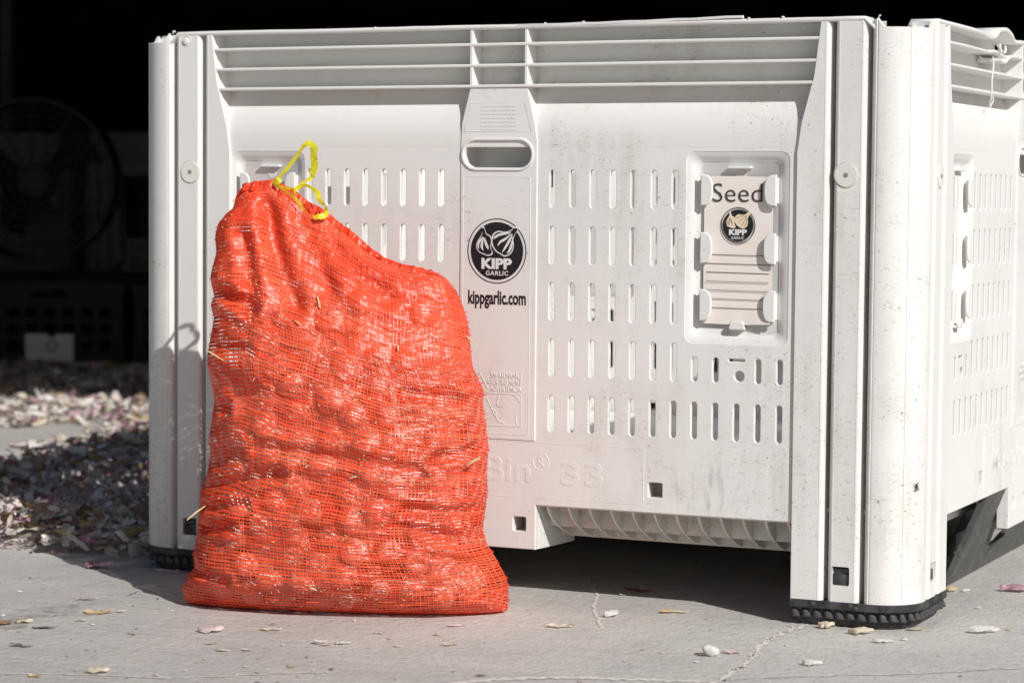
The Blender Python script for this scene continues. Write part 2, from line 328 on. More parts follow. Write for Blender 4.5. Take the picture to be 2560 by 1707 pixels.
# barn behind: frame aligned with the view, er = right, ef = away
YAW = R_(24.914); er = Vector((math.cos(YAW), math.sin(YAW), 0)); ef = Vector((-math.sin(YAW), math.cos(YAW), 0)); C0 = Vector((1.48743602, -3.15, 0))
def bw(r, f, z=0): return C0+er*r+ef*f+Vector((0, 0, z))
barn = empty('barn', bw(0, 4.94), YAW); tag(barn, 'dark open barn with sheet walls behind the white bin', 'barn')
box('added_shade_door', -2.7, 2.4, -.03, .03, 1.35, 3.4, M['barn'], barn, .004); box('roof', -3.6, 3.6, .03, 11, 3.4, 3.5, M['barn'], barn)  # unseen low door, added to cast the floor's shadow edge and darken the barn
for i in range(15): box('shade_door_slat', -2.7, 2.4, -.045, -.032, 1.36+i*.13, 1.46+i*.13, M['barn'], barn, .003)  # slats of the added, unseen door
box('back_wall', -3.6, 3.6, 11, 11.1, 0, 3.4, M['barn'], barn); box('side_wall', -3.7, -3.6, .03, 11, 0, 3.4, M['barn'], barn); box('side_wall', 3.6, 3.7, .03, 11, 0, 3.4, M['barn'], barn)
box('front_wall', -9, -2.7, -.1, .1, 0, 3.4, M['barn'], barn); box('front_wall', 2.4, 9, -.1, .1, 0, 3.4, M['barn'], barn)  # unseen; opening width set by how much light enters the barn
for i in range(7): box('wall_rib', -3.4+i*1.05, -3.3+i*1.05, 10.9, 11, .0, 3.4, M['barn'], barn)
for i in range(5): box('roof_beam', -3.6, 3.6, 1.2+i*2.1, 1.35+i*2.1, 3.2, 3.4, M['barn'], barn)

# ================================================================== the bin
HW = .615; ZT = .8185; ZB = .0345
binr = empty('storage_bin', (0, HW, 0)); tag(binr, 'large pale vented plastic bulk bin standing on the concrete behind the sack', 'storage bin')
DY = -HW
FIELD = .004
COLX = [.0833+.0308*k for k in range(12)]; LCOLX = [-.0918-.0310*k for k in range(12)]
ROWS = [(.5617, .6147), (.4822, .5352), (.4030, .4560), (.3238, .3765), (.2446, .2965)]
def slot_holes():
    h = []
    for k, x in enumerate(COLX):
        for r, (a, b) in enumerate(ROWS):
            if k >= 7 and r < 3: continue
            if r == 3 and k == 9: continue
            if r == 3 and k > 6: a, b = .3245, .3588
            h.append(stadium(x+(.001 if r > 2 else 0), a, b, .0086))
    for k, x in enumerate(LCOLX):
        for r, (a, b) in enumerate(ROWS):
            if k >= 8 and r < 3: continue
            if r == 3 and k == 9: continue
            if k > 10: continue
            if r == 3 and k > 7: a, b = .3245, .3588
            h.append(stadium(x, a, b, .0086))
    for s, xc in ((1, .3613), (-1, LCOLX[9])):
        h.append(rrect(xc-.0118, xc+.0118, .3540, .3578, .0012, 2)); h.append(circle(xc+.004, .3340, .0075, 14))
    return h
HOLD = {1: (.3592, .0739, .0588), -1: (-.3805, .0615, .0495)}; HZ = (.509, .131, .1178)
def hold_rect(s, inner=False, grow=0.):
    c, a, b = HOLD[s]; w = b if inner else a; hz = HZ[2] if inner else HZ[1]
    return rrect(c-w-grow, c+w+grow, HZ[0]-hz-grow, HZ[0]+hz+grow, .010 if inner else .012, 6)
body = [(-.4895, ZB), (-.4443, ZB), (-.4443, .1385), (-.0655, .1385), (-.0655, .0744), (.0614, .0744), (.0614, .1385), (.4443, .1385), (.4443, ZB), (.4895, ZB), (.4895, .654), (-.4895, .654)]
body = [body[0]]+roundpoly(body, .006, 3)[5:-10]+[body[-2], body[-1]] if False else body
holes = slot_holes()+[hold_rect(1), hold_rect(-1), rrect(-.0546, .0505, .6177, .6551, .0186, 8), rrect(.2335, .2545, .1603, .1810, .002, 3), rrect(.0263, .0463, .0999, .1204, .002, 3), rrect(-.2545, -.2335, .1603, .1810, .002, 3), rrect(-.0463, -.0263, .0999, .1204, .002, 3)]
W = M['white']
def front_parts():
    """all pieces of one side, in bin coordinates for the front side"""
    out = []; A = out.append
    A(plate('wall_panel', body, holes, FIELD, FIELD+.007, .0011, M['white'], binr, 1, DY))
    # recessed band behind the rails and the curved ledge below it
    prof = [(FIELD+.0008, .6462), (FIELD-.00012, .6470), (FIELD-.00012, .6540), (FIELD+.0002, .6640), (FIELD+.0013, .6740), (.0080, .6850), (.0122, .6965), (.0185, .7070), (.0255, .7180), (.0308, .729), (.0332, .744), (.0340, ZT-.002), (.0395, ZT-.002), (.0395, .742), (.036, .724), (.03, .7120), (.0145, .690), (.0105, .676), (.0100, .660)]
    def extr(name, prof, x0, x1):
        n = len(prof); v = [(x, y+DY, z) for x in (x0, x1) for y, z in prof]
        return mobj(name, pyd(name, v, [(i, (i+1) % n, n+(i+1) % n, n+i) for i in range(n)]+[tuple(range(n)), tuple(range(2*n-1, n-1, -1))], 40), M['white_ledge'], binr)
    A(extr('recess_wall', prof, -.4895, .4895))
    low = [(y, min(z, .7935)) for y, z in prof]
    for a_, b_, pr in ((-.4895, -.090, prof), (-.090, -.050, low), (-.050, .4895, prof)): o = extr('recess_wall', pr, a_, b_); o.rotation_euler.z = math.pi/2
    # inner post strips
    for s in (-1, 1):
        G1, G2 = .4926, .5432
        pts = [(.4443, ZB), (G1-.0098, ZB), (G1-.0098, ZT-.003), (.4755, ZT-.003), (.4665, .7415), (.4500, .6800), (.4443, .640)]
        pts = [(s*x, z) for x, z in pts]
        A(plate('post_strip', pts, (), 0, .008, .0012, M['white_low'], binr, 2, DY))
        for xg in (G1, G2):
            pr = [(-.0104, .008), (-.0104, .0006), (-.0100, -.0003), (-.0085, -.0001), (-.0066, .0008), (-.0048, .0028), (-.0038, .0060), (-.0034, .0300), (.0030, .0300), (.0034, .0060), (.0046, .0026), (.0064, .0008), (.0085, -.0001), (.0100, -.0003), (.0104, .0006), (.0104, .008)]
            n = len(pr); v = [(s*xg+x, y+DY, z) for z in (ZB, ZT-.0030) for x, y in pr]; A(mobj('post_groove', pyd('post_groove', v, [(i, i+1, n+i+1, n+i) for i in range(n-1)], 60), M['white_low'], binr))
        # cheek closing the end of the rail recess
        ck = [(.4775, ZT-.003), (.4685, .7415), (.452, .6800), (.4463, .645)]; v = []; f = []
        for x, z in ck: v += [(s*x, .002+DY, z), (s*(x-.004), .034+DY, z), (s*(x+.010), .034+DY, z), (s*(x+.010), .002+DY, z)]
        for i in range(3):
            for k in range(4): f.append((i*4+k, i*4+(k+1) % 4, i*4+4+(k+1) % 4, i*4+4+k))
        A(mobj('recess_cheek', pyd('recess_cheek', v, f, 30), M['white'], binr))
        # post strip between the grooves, with a square latch window
        x0, x1 = sorted((s*(G1+.0098), s*(G2-.0098))); xl = s*.5138
        A(plate_t('post_strip', [(x0, ZB), (x1, ZB), (x1, ZT-.003), (x0, ZT-.003)], [rrect(xl-.0134, xl+.0134, .0577, .0834, .003, 3)], 0, .009, M['white_low'], binr, DY))
        A(box('groove_back', min(s*.478, s*.556), max(s*.478, s*.556), .0305, .033, ZB, ZT-.004, M['white_dirty'], binr, 0, DY))
        lt = A(box('latch', xl-.0128, xl+.0118, .0030, .011, .0585, .0730, M['rubber'], binr, .0012, DY)); lt2 = box('latch_lip', xl-.0128, xl+.0118, .0065, .0112, .0730, .0800, M['runner'], binr, .001, DY); out.append(lt2)
        # bolt cap
        cap = plate('bolt_cap', circle(xl, .6093, .0163, 36), [], -.0016, .003, .0008, M['bolt'], binr, 1, DY); out.append(cap)
        ring = mobj('cap_seam', tube_mesh('cap_seam', [(xl+.0172*math.cos(a*math.pi/18), -.0002+DY, .6093+.0172*math.sin(a*math.pi/18)) for a in range(36)], .0005, 4, True), M['white_dirty'], binr); out.append(ring)
        out.append(plate('hex_socket', circle(xl, .6093, .0034, 6), [], -.0021, -.0012, 0, M['socket'], binr, 1, DY))
    # rails and ribs
    for z in (.7921, .7625, .7332):
        p = [(-.4775, z-.0024), (.4745, z-.0024), (.4745, z+.0020), (-.4775, z+.0020)]
        A(plate('rail', p, (), .0006, .0345, .0014, M['white_clean'], binr, 2, DY))
    for x in (-.0438, .0420):
        A(plate('rib', [(x-.0026, .7345), (x+.0026, .7345), (x+.0026, ZT-.003), (x-.0026, ZT-.003)], (), .0012, .0345, .0011, M['white_clean'], binr, 1, DY))
    CY = .0026
    # centre column with hand hole
    colp = [(-.0604, .2300), (.0602, .2300), (.0602, .655), (.0560, .680), (.0440, .731), (-.0460, .731), (-.0590, .680), (-.0604, .655)]
    A(plate('centre_column', colp, [rrect(-.0546, .0505, .6177, .6551, .0186, 8)], CY, .0065, .0011, M['white'], binr, 2, DY))
    # side gusset of the column up to the lowest rail
    v = []; 
    for x, z in ((-.0590, .680), (-.0460, .7315), (.0440, .7315), (.0560, .680)): v += [(x, .003+DY, z), (x, .034+DY, z)]
    A(mobj('column_gusset', pyd('column_gusset', v, [(0, 1, 3, 2), (2, 3, 5, 4), (4, 5, 7, 6)]), M['white'], binr))
    rim = rrect(-.0573, .0532, .6150, .6578, .0213, 8)
    A(mobj('handle_rim', tube_mesh('handle_rim', [(x, CY+DY, z) for x, z in rim], .0022, 6, True), M['white_clean'], binr))
    # pocket behind the hand hole
    pk = [(-.0560, .590), (.064, .590), (.064, .664), (-.0560, .664)]; n = 4; v = [(x, .0115+DY, z) for x, z in pk]+[(x, .050+DY, z) for x, z in pk]
    A(mobj('handle_pocket', pyd('handle_pocket', v, [(i, (i+1) % n, n+(i+1) % n, n+i) for i in range(n)]+[tuple(range(n, 2*n))]), M['white_ledge'], binr))
    # tag holders
    for s in (1, -1):
        c, a, b = HOLD[s]; o_ = hold_rect(s, False, .0004); m_ = hold_rect(s, False, -.004); k_ = hold_rect(s, True, .004); i_ = hold_rect(s, True, 0); n = len(o_)
        v = []
        for ring, y in ((o_, .0046), (m_, .0058), (k_, .0085), (i_, .0125)): v += [(x, y+DY, z) for x, z in ring]
        f = [(r*n+i, r*n+(i+1) % n, r*n+n+(i+1) % n, r*n+n+i) for r in range(3) for i in range(n)]+[tuple(range(3*n, 4*n))]
        th = mobj('tag_holder', pyd('tag_holder', v, f, 50), M['white_clean'], binr); out.append(th)
        tw = .0178; xo = .0547 if s == 1 else b*.96; ct = .3614 if s == 1 else c
        for z0, z1 in ((.5665, .6095), (.4875, .5305), (.4088, .4525)):
            for q in (-1, 1):
                xs = ct+q*xo; hh = (z1-z0)/2; zz = (z0+z1)/2
                D = [(xs, z0), ]+[(xs-q*tw*(max(math.cos(R_(an)), 0)**.55), zz+hh*math.copysign(abs(math.sin(R_(an)))**.8, math.sin(R_(an)))) for an in range(-90, 91, 15)]+[(xs, z1)]
                D = [D[0]]+D[2:-2]+[D[-1]]
                out.append(plate('holder_tab', D, (), .0005, .0045, .0018, M['white_clean'], th, 2, DY))
                out.append(plate('tab_stem', [(xs-q*.004, z0+.004), (xs, z0+.004), (xs, z1-.004), (xs-q*.004, z1-.004)], (), .004, .0128, 0, M['white_clean'], th, 1, DY))
        xm = c+.002
        out.append(plate('holder_tab', roundpoly([(xm-.0125, .3976), (xm+.0125, .3976), (xm+.009, .4100), (xm-.009, .4100)], .004, 4), (), .0018, .0055, .0016, M['white_clean'], th, 2, DY))
        out.append(plate('tab_stem', [(xm-.010, .3978), (xm+.010, .3978), (xm+.010, .4010), (xm-.010, .4010)], (), .005, .0128, 0, M['white_clean'], th, 1, DY))
        out.append(plate('hook', rrect(xm-.0168, xm+.0168, .6172, .6208, .0014, 3), (), .0040, .0128, .0010, M['white_clean'], th, 1, DY))
        out.append(plate('hook_hole', circle(xm, .6085, .0075, 20), (), .0118, .0128, .0003, M['white_dirty'], th, 1, DY))
    # raised outlines
    def outline(pts, y, r=.0007): out.append(mobj('raised_outline', tube_mesh('raised_outline', [(x, y+DY, z) for x, z in pts], r, 4, True), M['white'], binr))
    outline(rrect(-.0560, .0500, .2380, .6045, .005, 3), CY, .0005)
    outline(rrect(-.2270, .2265, .1490, .2282, .006, 3), FIELD, .0005)
    outline([(-.0460, .7090), (.0400, .7090), (.0500, .6690), (-.0550, .6690)], CY, .0005)
    # raised lettering
    out.append(text('raised_lettering', 'MacroBin', -.178, .0528, .1700, .2060, FIELD+.0005, .0009, M['white'], binr, .012, DY))
    out.append(text('raised_lettering', '33', .1008, .1650, .1700, .2035, FIELD+.0005, .0009, M['white'], binr, .012, DY))
    out.append(text('raised_lettering', 'R', .0640, .0745, .1935, .2085, FIELD+.0005, .0009, M['white'], binr, .008, DY))
    out.append(mobj('raised_ring', tube_mesh('raised_ring', [(.0691+.0124*math.cos(a*math.pi/14), FIELD+.0004+DY, .2010+.0124*math.sin(a*math.pi/14)) for a in range(28)], .0009, 4, True), M['white'], binr))
    for s_, x0, z0, z1 in (('WARNING', -.0105, .3175, .3265), ('AVERTISSEMENT', -.0160, .3080, .3163), ('ADVERTENCIA', -.0112, .2985, .3070)):
        out.append(text('raised_lettering', s_, x0, .0386, z0, z1, CY+.0004, .0010, M['white'], binr, .015, DY))
    PIC = [[(0.0048, 0.2961), (0.0002, 0.2825), (0.0008, 0.2778), (0.0055, 0.2771)], [(-0.0055, 0.2723), (-0.0013, 0.2682), (-0.0001, 0.2597), (0.0041, 0.2546), (0.0104, 0.2544), (0.0113, 0.2507)], [(0.0236, 0.2954), (0.0299, 0.2929), (0.0341, 0.2888), (0.0368, 0.2841)], [(0.0302, 0.263), (0.0302, 0.2573), (0.0319, 0.2517)], [(-0.0281, 0.3243), (-0.0142, 0.3019)], [(-0.0167, 0.2894), (-0.0023, 0.2624), (-0.0149, 0.2585)], [(-0.0162, 0.2957), (0.0377, 0.2956), (0.0381, 0.2501), (-0.0164, 0.2489)], [(-.045, .2489), (-.0281, .3243), (-.0281, .2489)]]
    out.append(strokes('raised_pictogram', PIC, .0013, CY+.0004, .0009, M['white'], binr, DY))
    rr = random.Random(5); D = []
    for z in (.7045, .6990, .6935, .6880, .6825, .6765, .6715):
        x = -.028
        while x < .026:
            w = rr.uniform(.0015, .006); D.append([(x, z), (x+w, z+.0001)]); x += w+.0016
    out.append(strokes('fine_raised_print', D, .0020, CY+.0002, .0006, M['white'], binr, DY))
    # flared fork entry: gusset ribs and two cross walls below the deck
    for x0, x1 in ((.0640, .4443), (-.4443, -.0680)):
        k = 0; nrb = 12
        for i in range(nrb):
            x = x0+.012+(x1-x0-.02)*i/(nrb-1)
            pr = [(.012, .137), (.020, .126), (.034, .114), (.054, .1025), (.077, .0925), (.102, .0850), (.102, .150), (.012, .150)]
            out.append(plate('gusset_rib', [(y+DY, z) for y, z in pr], (), x-.0016, x+.0016, 0, M['white_dirty'], binr, 1, 0, 'YZ'))
        for y, z in ((.0125, .1360), (.054, .1035), (.102, .0840)):
            out.append(box('cross_wall', x0-.003, x1+.003, y, y+.003, z, .152, M['white_dirty'], binr, 0, DY))
    for x0, x1, z0, z1, dd in ((.2325, .2555, .1593, .1820, .04), (-.2555, -.2325, .1593, .1820, .04), (.0253, .0473, .0989, .1214, .05), (-.0473, -.0253, .0989, .1214, .05)):
        v = [(x, y+DY, z) for y in (.0108, dd) for x, z in ((x0, z0), (x1, z0), (x1, z1), (x0, z1))]
        out.append(mobj('hole_pocket', pyd('hole_pocket', v, [(0, 1, 5, 4), (1, 2, 6, 5), (2, 3, 7, 6), (3, 0, 4, 7), (4, 5, 6, 7)]), M['white_dirty'], binr))
    # middle foot
    ft = [(-.0655, .0), (.0614, .0), (.0614, .20), (-.0655, .20)]
    v = [(-.0655, .0105, .0744), (.0614, .0105, .0744), (.0614, .145, .0700), (-.0655, .145, .0700), (-.0655, .0105, .152), (.0614, .0105, .152), (.0614, .145, .152), (-.0655, .145, .152)]
    out.append(mobj('middle_foot', pyd('middle_foot', [(x, y+DY, z) for x, y, z in v], [(1, 2, 6, 5), (2, 3, 7, 6), (3, 0, 4, 7), (0, 3, 2, 1)], 20), M['white'], binr))
    return [o for o in out if o is not None]
parts = front_parts()
def rim_mesh(name, pts, y0=-.0012, y1=.0400, th=.0062):
    sec = [(y0+.0015, -th/2), (y0, -th/2+.002), (y0, th/2-.002), (y0+.0018, th/2), (y1-.0018, th/2), (y1, th/2-.002), (y1, -th/2)]; n = len(sec); v = []; f = []
    for x, z, dy in pts: v += [(x, y+dy+DY, z+zz) for y, zz in sec]
    for i in range(len(pts)-1): f += [(i*n+k, i*n+(k+1) % n, (i+1)*n+(k+1) % n, (i+1)*n+k) for k in range(n)]
    f += [tuple(range(n))[::-1], tuple((len(pts)-1)*n+k for k in range(n))]
    return pyd(name, v, f, 50)
def wob(x, s): return .0007*mnoise.noise(Vector((x*6, s, 0)))+.0004*mnoise.noise(Vector((x*31, s, 3)))
ZR = ZT-.0020
rim = mobj('rim', rim_mesh('rim', [(-.5495, ZR-.0125, .001)]+[(-.536+1.072*i/40, ZR+wob(i/40, 1), .0006*mnoise.noise(Vector((i*.4, 9, 0)))) for i in range(41)]+[(.5495, ZR-.0125, .001)]), M['white_clean'], binr)
# chipped sliver lifted off the rim
v = []; f = []; n = 14
for i in range(n+1):
    t = i/n; x = .03+.335*t; z = ZT+.0006+.0052*t**1.6+.0004*math.sin(i*2.1); w = .0012+.0022*min(1, t*3)
    v += [(x, -.0016+DY, z-w), (x, -.0016+DY, z), (x, .004+DY, z+.0004), (x, .005+DY, z-w)]
for i in range(n): f += [(i*4+k, i*4+(k+1) % 4, i*4+4+(k+1) % 4, i*4+4+k) for k in range(4)]
f += [(0, 1, 2, 3), (n*4, n*4+3, n*4+2, n*4+1)]
mobj('torn_rim_strip', pyd('torn_rim_strip', v, f, 30), M['white_clean'], binr)
rr = random.Random(3)
for x in (.070, .128, .372, .42, -.545, .555, -.20, .30):
    b = []; k = rr.uniform(.7, 1.4)
    mobj('plastic_burr', tube_mesh('plastic_burr', [(x, .001+DY, ZT-.001), (x+.0015*k, -.001+DY, ZT+.002*k), (x+.003*k, .0+DY, ZT+.0022*k), (x+.0035*k, .001+DY, ZT+.0005)], [.0011*k, .0014*k, .0010*k, .0006*k], 5), M['white_clean'], binr)
# upper nub on the left post strip
mobj('moulding_nub', tube_mesh('moulding_nub', [(-.5210, .002+DY, .8055), (-.5210, -.0022+DY, .8055), (-.5210, -.0030+DY, .8055)], [.0056, .0048, .002], 12), M['white_clean'], binr)
mobj('moulding_ring', tube_mesh('moulding_ring', [(-.5205+.0075*math.cos(a*math.pi/10), -.0001+DY, .8058+.0075*math.sin(a*math.pi/10)) for a in range(20)], .0008, 5, True), M['white_dirty'], binr)

# the other three sides share the meshes
SKIP_HIDDEN = ('raised_lettering', 'raised_pictogram', 'fine_raised_print', 'holder_tab', 'tab_stem', 'hook', 'hook_hole', 'bolt_cap', 'cap_seam', 'hex_socket', 'raised_outline', 'raised_ring', 'latch', 'latch_lip', 'gusset_rib', 'handle_rim', 'hole_pocket')
def base(o): return o.name.split('.')[0]
for k in (1, 2, 3):
    mp = {}
    for o in parts:
        b = base(o)
        if k > 1 and b in SKIP_HIDDEN: continue
        if k == 1 and b in ('middle_foot', 'gusset_rib', 'recess_wall'): continue
        if b == 'recess_wall' and o.rotation_euler.z > 1: continue
        if k == 1 and b == 'rail' and abs(sum(v.co.z for v in o.data.vertices)/len(o.data.vertices)-.792) < .01: continue
        if o.parent == binr: c = share(o, binr, (0, 0, 0), k*math.pi/2)
        else: c = share(o, mp[o.parent.name], (0, 0, 0), 0)
        mp[o.name] = c
    if k != 1: share(rim, binr, (0, 0, 0), k*math.pi/2)
# right side: buckled rim and snapped first rail
kx = [(-.536, 0, 0), (-.40, 0, 0), (-.30, -.0005, .001), (-.24, -.003, .003), (-.205, -.001, .004), (-.185, .0095, .002), (-.150, .0120, .0), (-.125, .006, -.001), (-.10, -.002, .0), (-.06, -.001, 0), (.0, 0, 0), (.2, 0, 0), (.536, 0, 0)]
o = mobj('rim', rim_mesh('rim_bent', [(-.5495, ZR-.0125, .001)]+[(p.x, ZR+p.y, p.z) for p in spline(kx, 5)]+[(.5495, ZR-.0125, .001)]), M['white_clean'], binr); o.rotation_euler.z = math.pi/2
for seg_ in ([(-.4775, 0, 0), (-.35, 0, 0), (-.26, -.001, .0), (-.222, .0012, -.002), (-.168, -.004, -.004)], [(-.205, -.0095, -.004), (-.165, -.012, -.003), (-.13, -.004, 0), (-.10, 0, 0), (.0, 0, 0), (.4690, 0, 0)]):
    o = mobj('rail', rim_mesh('rail_broken', [(p.x, .7919+p.y, p.z) for p in spline(seg_, 5)], .0006, .0345, .0045), M['white_clean'], binr); o.rotation_euler.z = math.pi/2
for pts, rad in (([(-.212, -.002, .804), (-.210, -.004, .798), (-.205, -.003, .7945)], [.004, .002, .0035]), ([(-.176, -.003, .803), (-.181, -.005, .798), (-.178, -.002, .794)], [.0015, .002, .003]),
                 ([(-.232, .001, .785), (-.236, -.001, .772), (-.240, .0, .752), (-.243, -.001, .735), (-.236, .002, .722), (-.230, .006, .712)], [.0008, .0013, .0012, .0012, .0013, .0006]), ([(-.222, .003, .735), (-.214, .004, .722), (-.224, .006, .712)], [.0008, .0014, .0008])):
    o = mobj('torn_plastic', tube_mesh('torn_plastic', [(x, y+DY, z) for x, y, z in pts], rad, 6), M['white_clean'], binr); o.rotation_euler.z = math.pi/2
o = box('middle_foot', -.0655, .0614, .0108, .022, .0744, .152, M['white'], binr, 0, DY); o.rotation_euler.z = math.pi/2
# corner columns
path = [(.5528, 0.)]+[(.5545, 0.)]+arcpts(HW-.058, .058, .058, -90, 0, 14)[0:]+[(HW, .0605), (HW, HW-.5528)]
def corner_mesh():
    n = len(path); v = []; f = []; L = [0]
    for i in range(1, n): L.append(L[-1]+math.dist(path[i], path[i-1]))
    T = L[-1]
    for i, (x, y) in enumerate(path):
        a = path[max(i-1, 0)]; b = path[min(i+1, n-1)]; tx, ty = b[0]-a[0], b[1]-a[1]; l = math.hypot(tx, ty); nx, ny = ty/l, -tx/l      # outward
        e = min(L[i], T-L[i]); zt = ZT-.0005 if e < .0008 else (ZT-.0005-(e/.0095)*.0130 if e < .0095 else ZT-.0135)
        sink = .0010 if e < 1e-6 else 0; th = .007
        X, Y = x-nx*sink, y-ny*sink
        v += [(X, Y+DY, ZB), (X, Y+DY, zt-.001), (x-nx*.0012, y-ny*.0012+DY, zt), (x-nx*th, y-ny*th+DY, zt), (x-nx*th, y-ny*th+DY, ZB)]
    for i in range(n-1): f += [(i*5+k, i*5+5+k, i*5+5+(k+1) % 5, i*5+(k+1) % 5) for k in range(5)]
    f += [(0, 1, 2, 3, 4), tuple((n-1)*5+k for k in (4, 3, 2, 1, 0))]
    return pyd('corner_post', v, f, 32)
cp = mobj('corner_post', corner_mesh(), M['white_low'], binr)
sa = R_(-48); sxy = (HW-.058+.0581*math.cos(sa), .058+.0581*math.sin(sa))
seam = mobj('mould_seam', tube_mesh('mould_seam', [(sxy[0], sxy[1]+DY, ZB+.0005+i*(ZT-.014-ZB)/12) for i in range(13)], .00045, 4), M['white_dirty'], binr)
for k in (1, 2, 3): share(cp, binr, (0, 0, 0), k*math.pi/2)
share(seam, binr, (0, 0, 0), -math.pi/2)
# deck and inner floor
box('deck', -HW+.02, HW-.02, .02, 2*HW-.02, .1535, .1600, M['white'], binr, 0, DY)
for x in (-.42, -.21, .21, .42): box('deck_beam', x-.004, x+.004, .12, 2*HW-.12, .105, .1530, M['white'], binr, 0, DY)
box('centre_foot', -.08, .08, HW-.08, HW+.08, .06, .1530, M['white'], binr, 0, DY)
# rubber corner feet with tread knobs
fo = [(.4443, -.0015), (HW-.058, -.0015)]+arcpts(HW-.058, .058, .0595, -90, 0, 10)[1:]+[(HW+.0015, .1707), (.500, .1707), (.4443, .115)]
kb = bmesh.new(); bmesh.ops.create_cone(kb, segments=8, radius1=.0070, radius2=.0040, depth=.0140, cap_ends=True)
for v_ in kb.verts: v_.co.y *= .8; v_.co.x += (.0032 if v_.co.z < 0 else -.0012); v_.co.y += (-.0015 if v_.co.z < 0 else .001)
bmesh.ops.bevel(kb, geom=kb.edges[:], offset=.0008, segments=1, affect='EDGES'); kme = bpy.data.meshes.new('tread_knob'); kb.to_mesh(kme); kb.free(); smooth(kme, 60); kme.materials.append(M['rubber'])
fo2 = []
cxm, cym = .53, .085
for x, y in fo: fo2.append((cxm+(x-cxm)*.80, cym+(y-cym)*.80))
for k in range(4):
    ft = plate('corner_foot', fo, (), .0245, .0355, .0014, M['rubber'], binr, 2, DY, 'XY'); ft.rotation_euler.z = (k)*math.pi/2-0
    n = len(fo); v = [(x, y+DY, .026) for x, y in [(cxm+(a-cxm)*.93, cym+(b-cym)*.93) for a, b in fo]]+[(x, y+DY, .010) for x, y in [(cxm+(a-cxm)*.90, cym+(b-cym)*.90) for a, b in fo]]+[(x, y+DY, .0005) for x, y in [(cxm+(a-cxm)*.84, cym+(b-cym)*.84) for a, b in fo]]
    mobj('foot_pad', pyd('foot_pad', v, [(r*n+i, r*n+(i+1) % n, r*n+n+(i+1) % n, r*n+n+i) for r in range(2) for i in range(n)]+[tuple(range(2*n, 3*n))], 40), M['rubber'], ft)
    if k in (0, 3):
        pl = [Vector((.4490, -.0005)), Vector((HW-.058, -.0005))]+[Vector(p) for p in arcpts(HW-.058, .058, .0585, -90, 0, 10)[1:]]+[Vector((HW+.0005, .166))]
        LL = [0]
        for i in range(1, len(pl)): LL.append(LL[-1]+(pl[i]-pl[i-1]).length)
        nk = int(LL[-1]/.0148)
        for j in range(nk+1):
            s_ = LL[-1]*j/nk; i = max(q for q in range(len(LL)) if LL[q] <= s_+1e-9); i = min(i, len(pl)-2); q = pl[i].lerp(pl[i+1], (s_-LL[i])/(LL[i+1]-LL[i])); d = (pl[i+1]-pl[i]).normalized()
            kn = bpy.data.objects.new('tread_knob', kme); COL.objects.link(kn); kn.parent = ft; kn.location = (q.x-d.y*.0062, q.y+d.x*.0062+DY, .0190); kn.rotation_euler = (0, 0, math.atan2(d.y, d.x)); kn.scale = [rr.uniform(.9, 1.1) for _ in range(3)]
# black runner under the right side
run = plate('runner', [(.30, .0015), (1.02, .0015), (1.02, .060), (.734, .055), (.611, .018), (.594, .0765), (.573, .139), (.439, .137), (.421, .0183), (.30, .0147)], (), .541, .553, .0014, M['runner'], None, 1, 0, 'YZ')
for q in run.data.vertices: q.co.x += .393*q.co.z
run.parent = binr; run.location = (0, -HW, 0)
r2 = plate('runner_web', [(.24, .004), (.82, .004), (.82, .118), (.24, .118)], (), .47, .476, 0, M['rubber'], None, 1, 0, 'YZ'); r2.parent = run
r3 = plate('runner_web', [(.30, .006), (.445, .008), (.66, .112), (.62, .118), (.30, .118)], (), .520, .525, 0, M['rubber'], None, 1, 0, 'YZ'); r3.parent = run

# printed emblem and web address on the centre column
yf = .0026
emb = plate('emblem', circle(-.0020, .4990, .0464, 64), [circle(-.0020, .4990, .0450, 64)], yf-.0003, yf+.0005, 0, M['ink'], binr, 1, DY)
plate('emblem_disc', circle(-.0018, .4990, .0413, 64), (), yf-.0003, yf+.0005, 0, M['ink'], emb, 1, DY)
B2 = [(0.0331, 0.5333), (0.0264, 0.5339), (0.0227, 0.5304), (0.0124, 0.5266), (-0.0005, 0.5275), (-0.0085, 0.522), (-0.0108, 0.5121), (-0.008, 0.5041), (-0.0034, 0.4984), (0.0038, 0.4944), (0.0103, 0.4913), (0.0167, 0.4929), (0.0222, 0.4974), (0.0249, 0.5068), (0.024, 0.5155), (0.0265, 0.5221), (0.0307, 0.5286)]
B1 = [(-0.0267, 0.534), (-0.0223, 0.533), (-0.0203, 0.5279), (-0.0182, 0.5236), (-0.0117, 0.52), (-0.01, 0.5121), (-0.0112, 0.5033), (-0.0083, 0.4968), (-0.0098, 0.4932), (-0.0163, 0.4919), (-0.022, 0.4937), (-0.0293, 0.4964), (-0.0338, 0.5022), (-0.0342, 0.5088), (-0.0302, 0.5161), (-0.0262, 0.522), (-0.025, 0.5279)]
CL = [[(0.0204, 0.5256), (0.0124, 0.524), (0.0028, 0.5224), (-0.0052, 0.518), (-0.0057, 0.5158)], [(0.0212, 0.5242), (0.0125, 0.5168), (0.0045, 0.5123), (-0.0003, 0.5064)], [(0.0228, 0.5235), (0.0189, 0.5154), (0.0126, 0.5052), (0.007, 0.4971)], [(0.024, 0.5199), (0.0221, 0.5097), (0.0182, 0.4995), (0.0142, 0.4965)], [(-0.023, 0.5191), (-0.027, 0.5147), (-0.031, 0.5088), (-0.0301, 0.5015)], [(-0.0222, 0.5177), (-0.0248, 0.5104), (-0.0253, 0.5045), (-0.0231, 0.4995)], [(-0.021, 0.5177), (-0.0197, 0.5119), (-0.0164, 0.5047), (-0.0151, 0.5011)]]
def sp2(p, closed=False): return [(q.x, q.y) for q in spline([(a, b, 0) for a, b in p], 4, closed)]
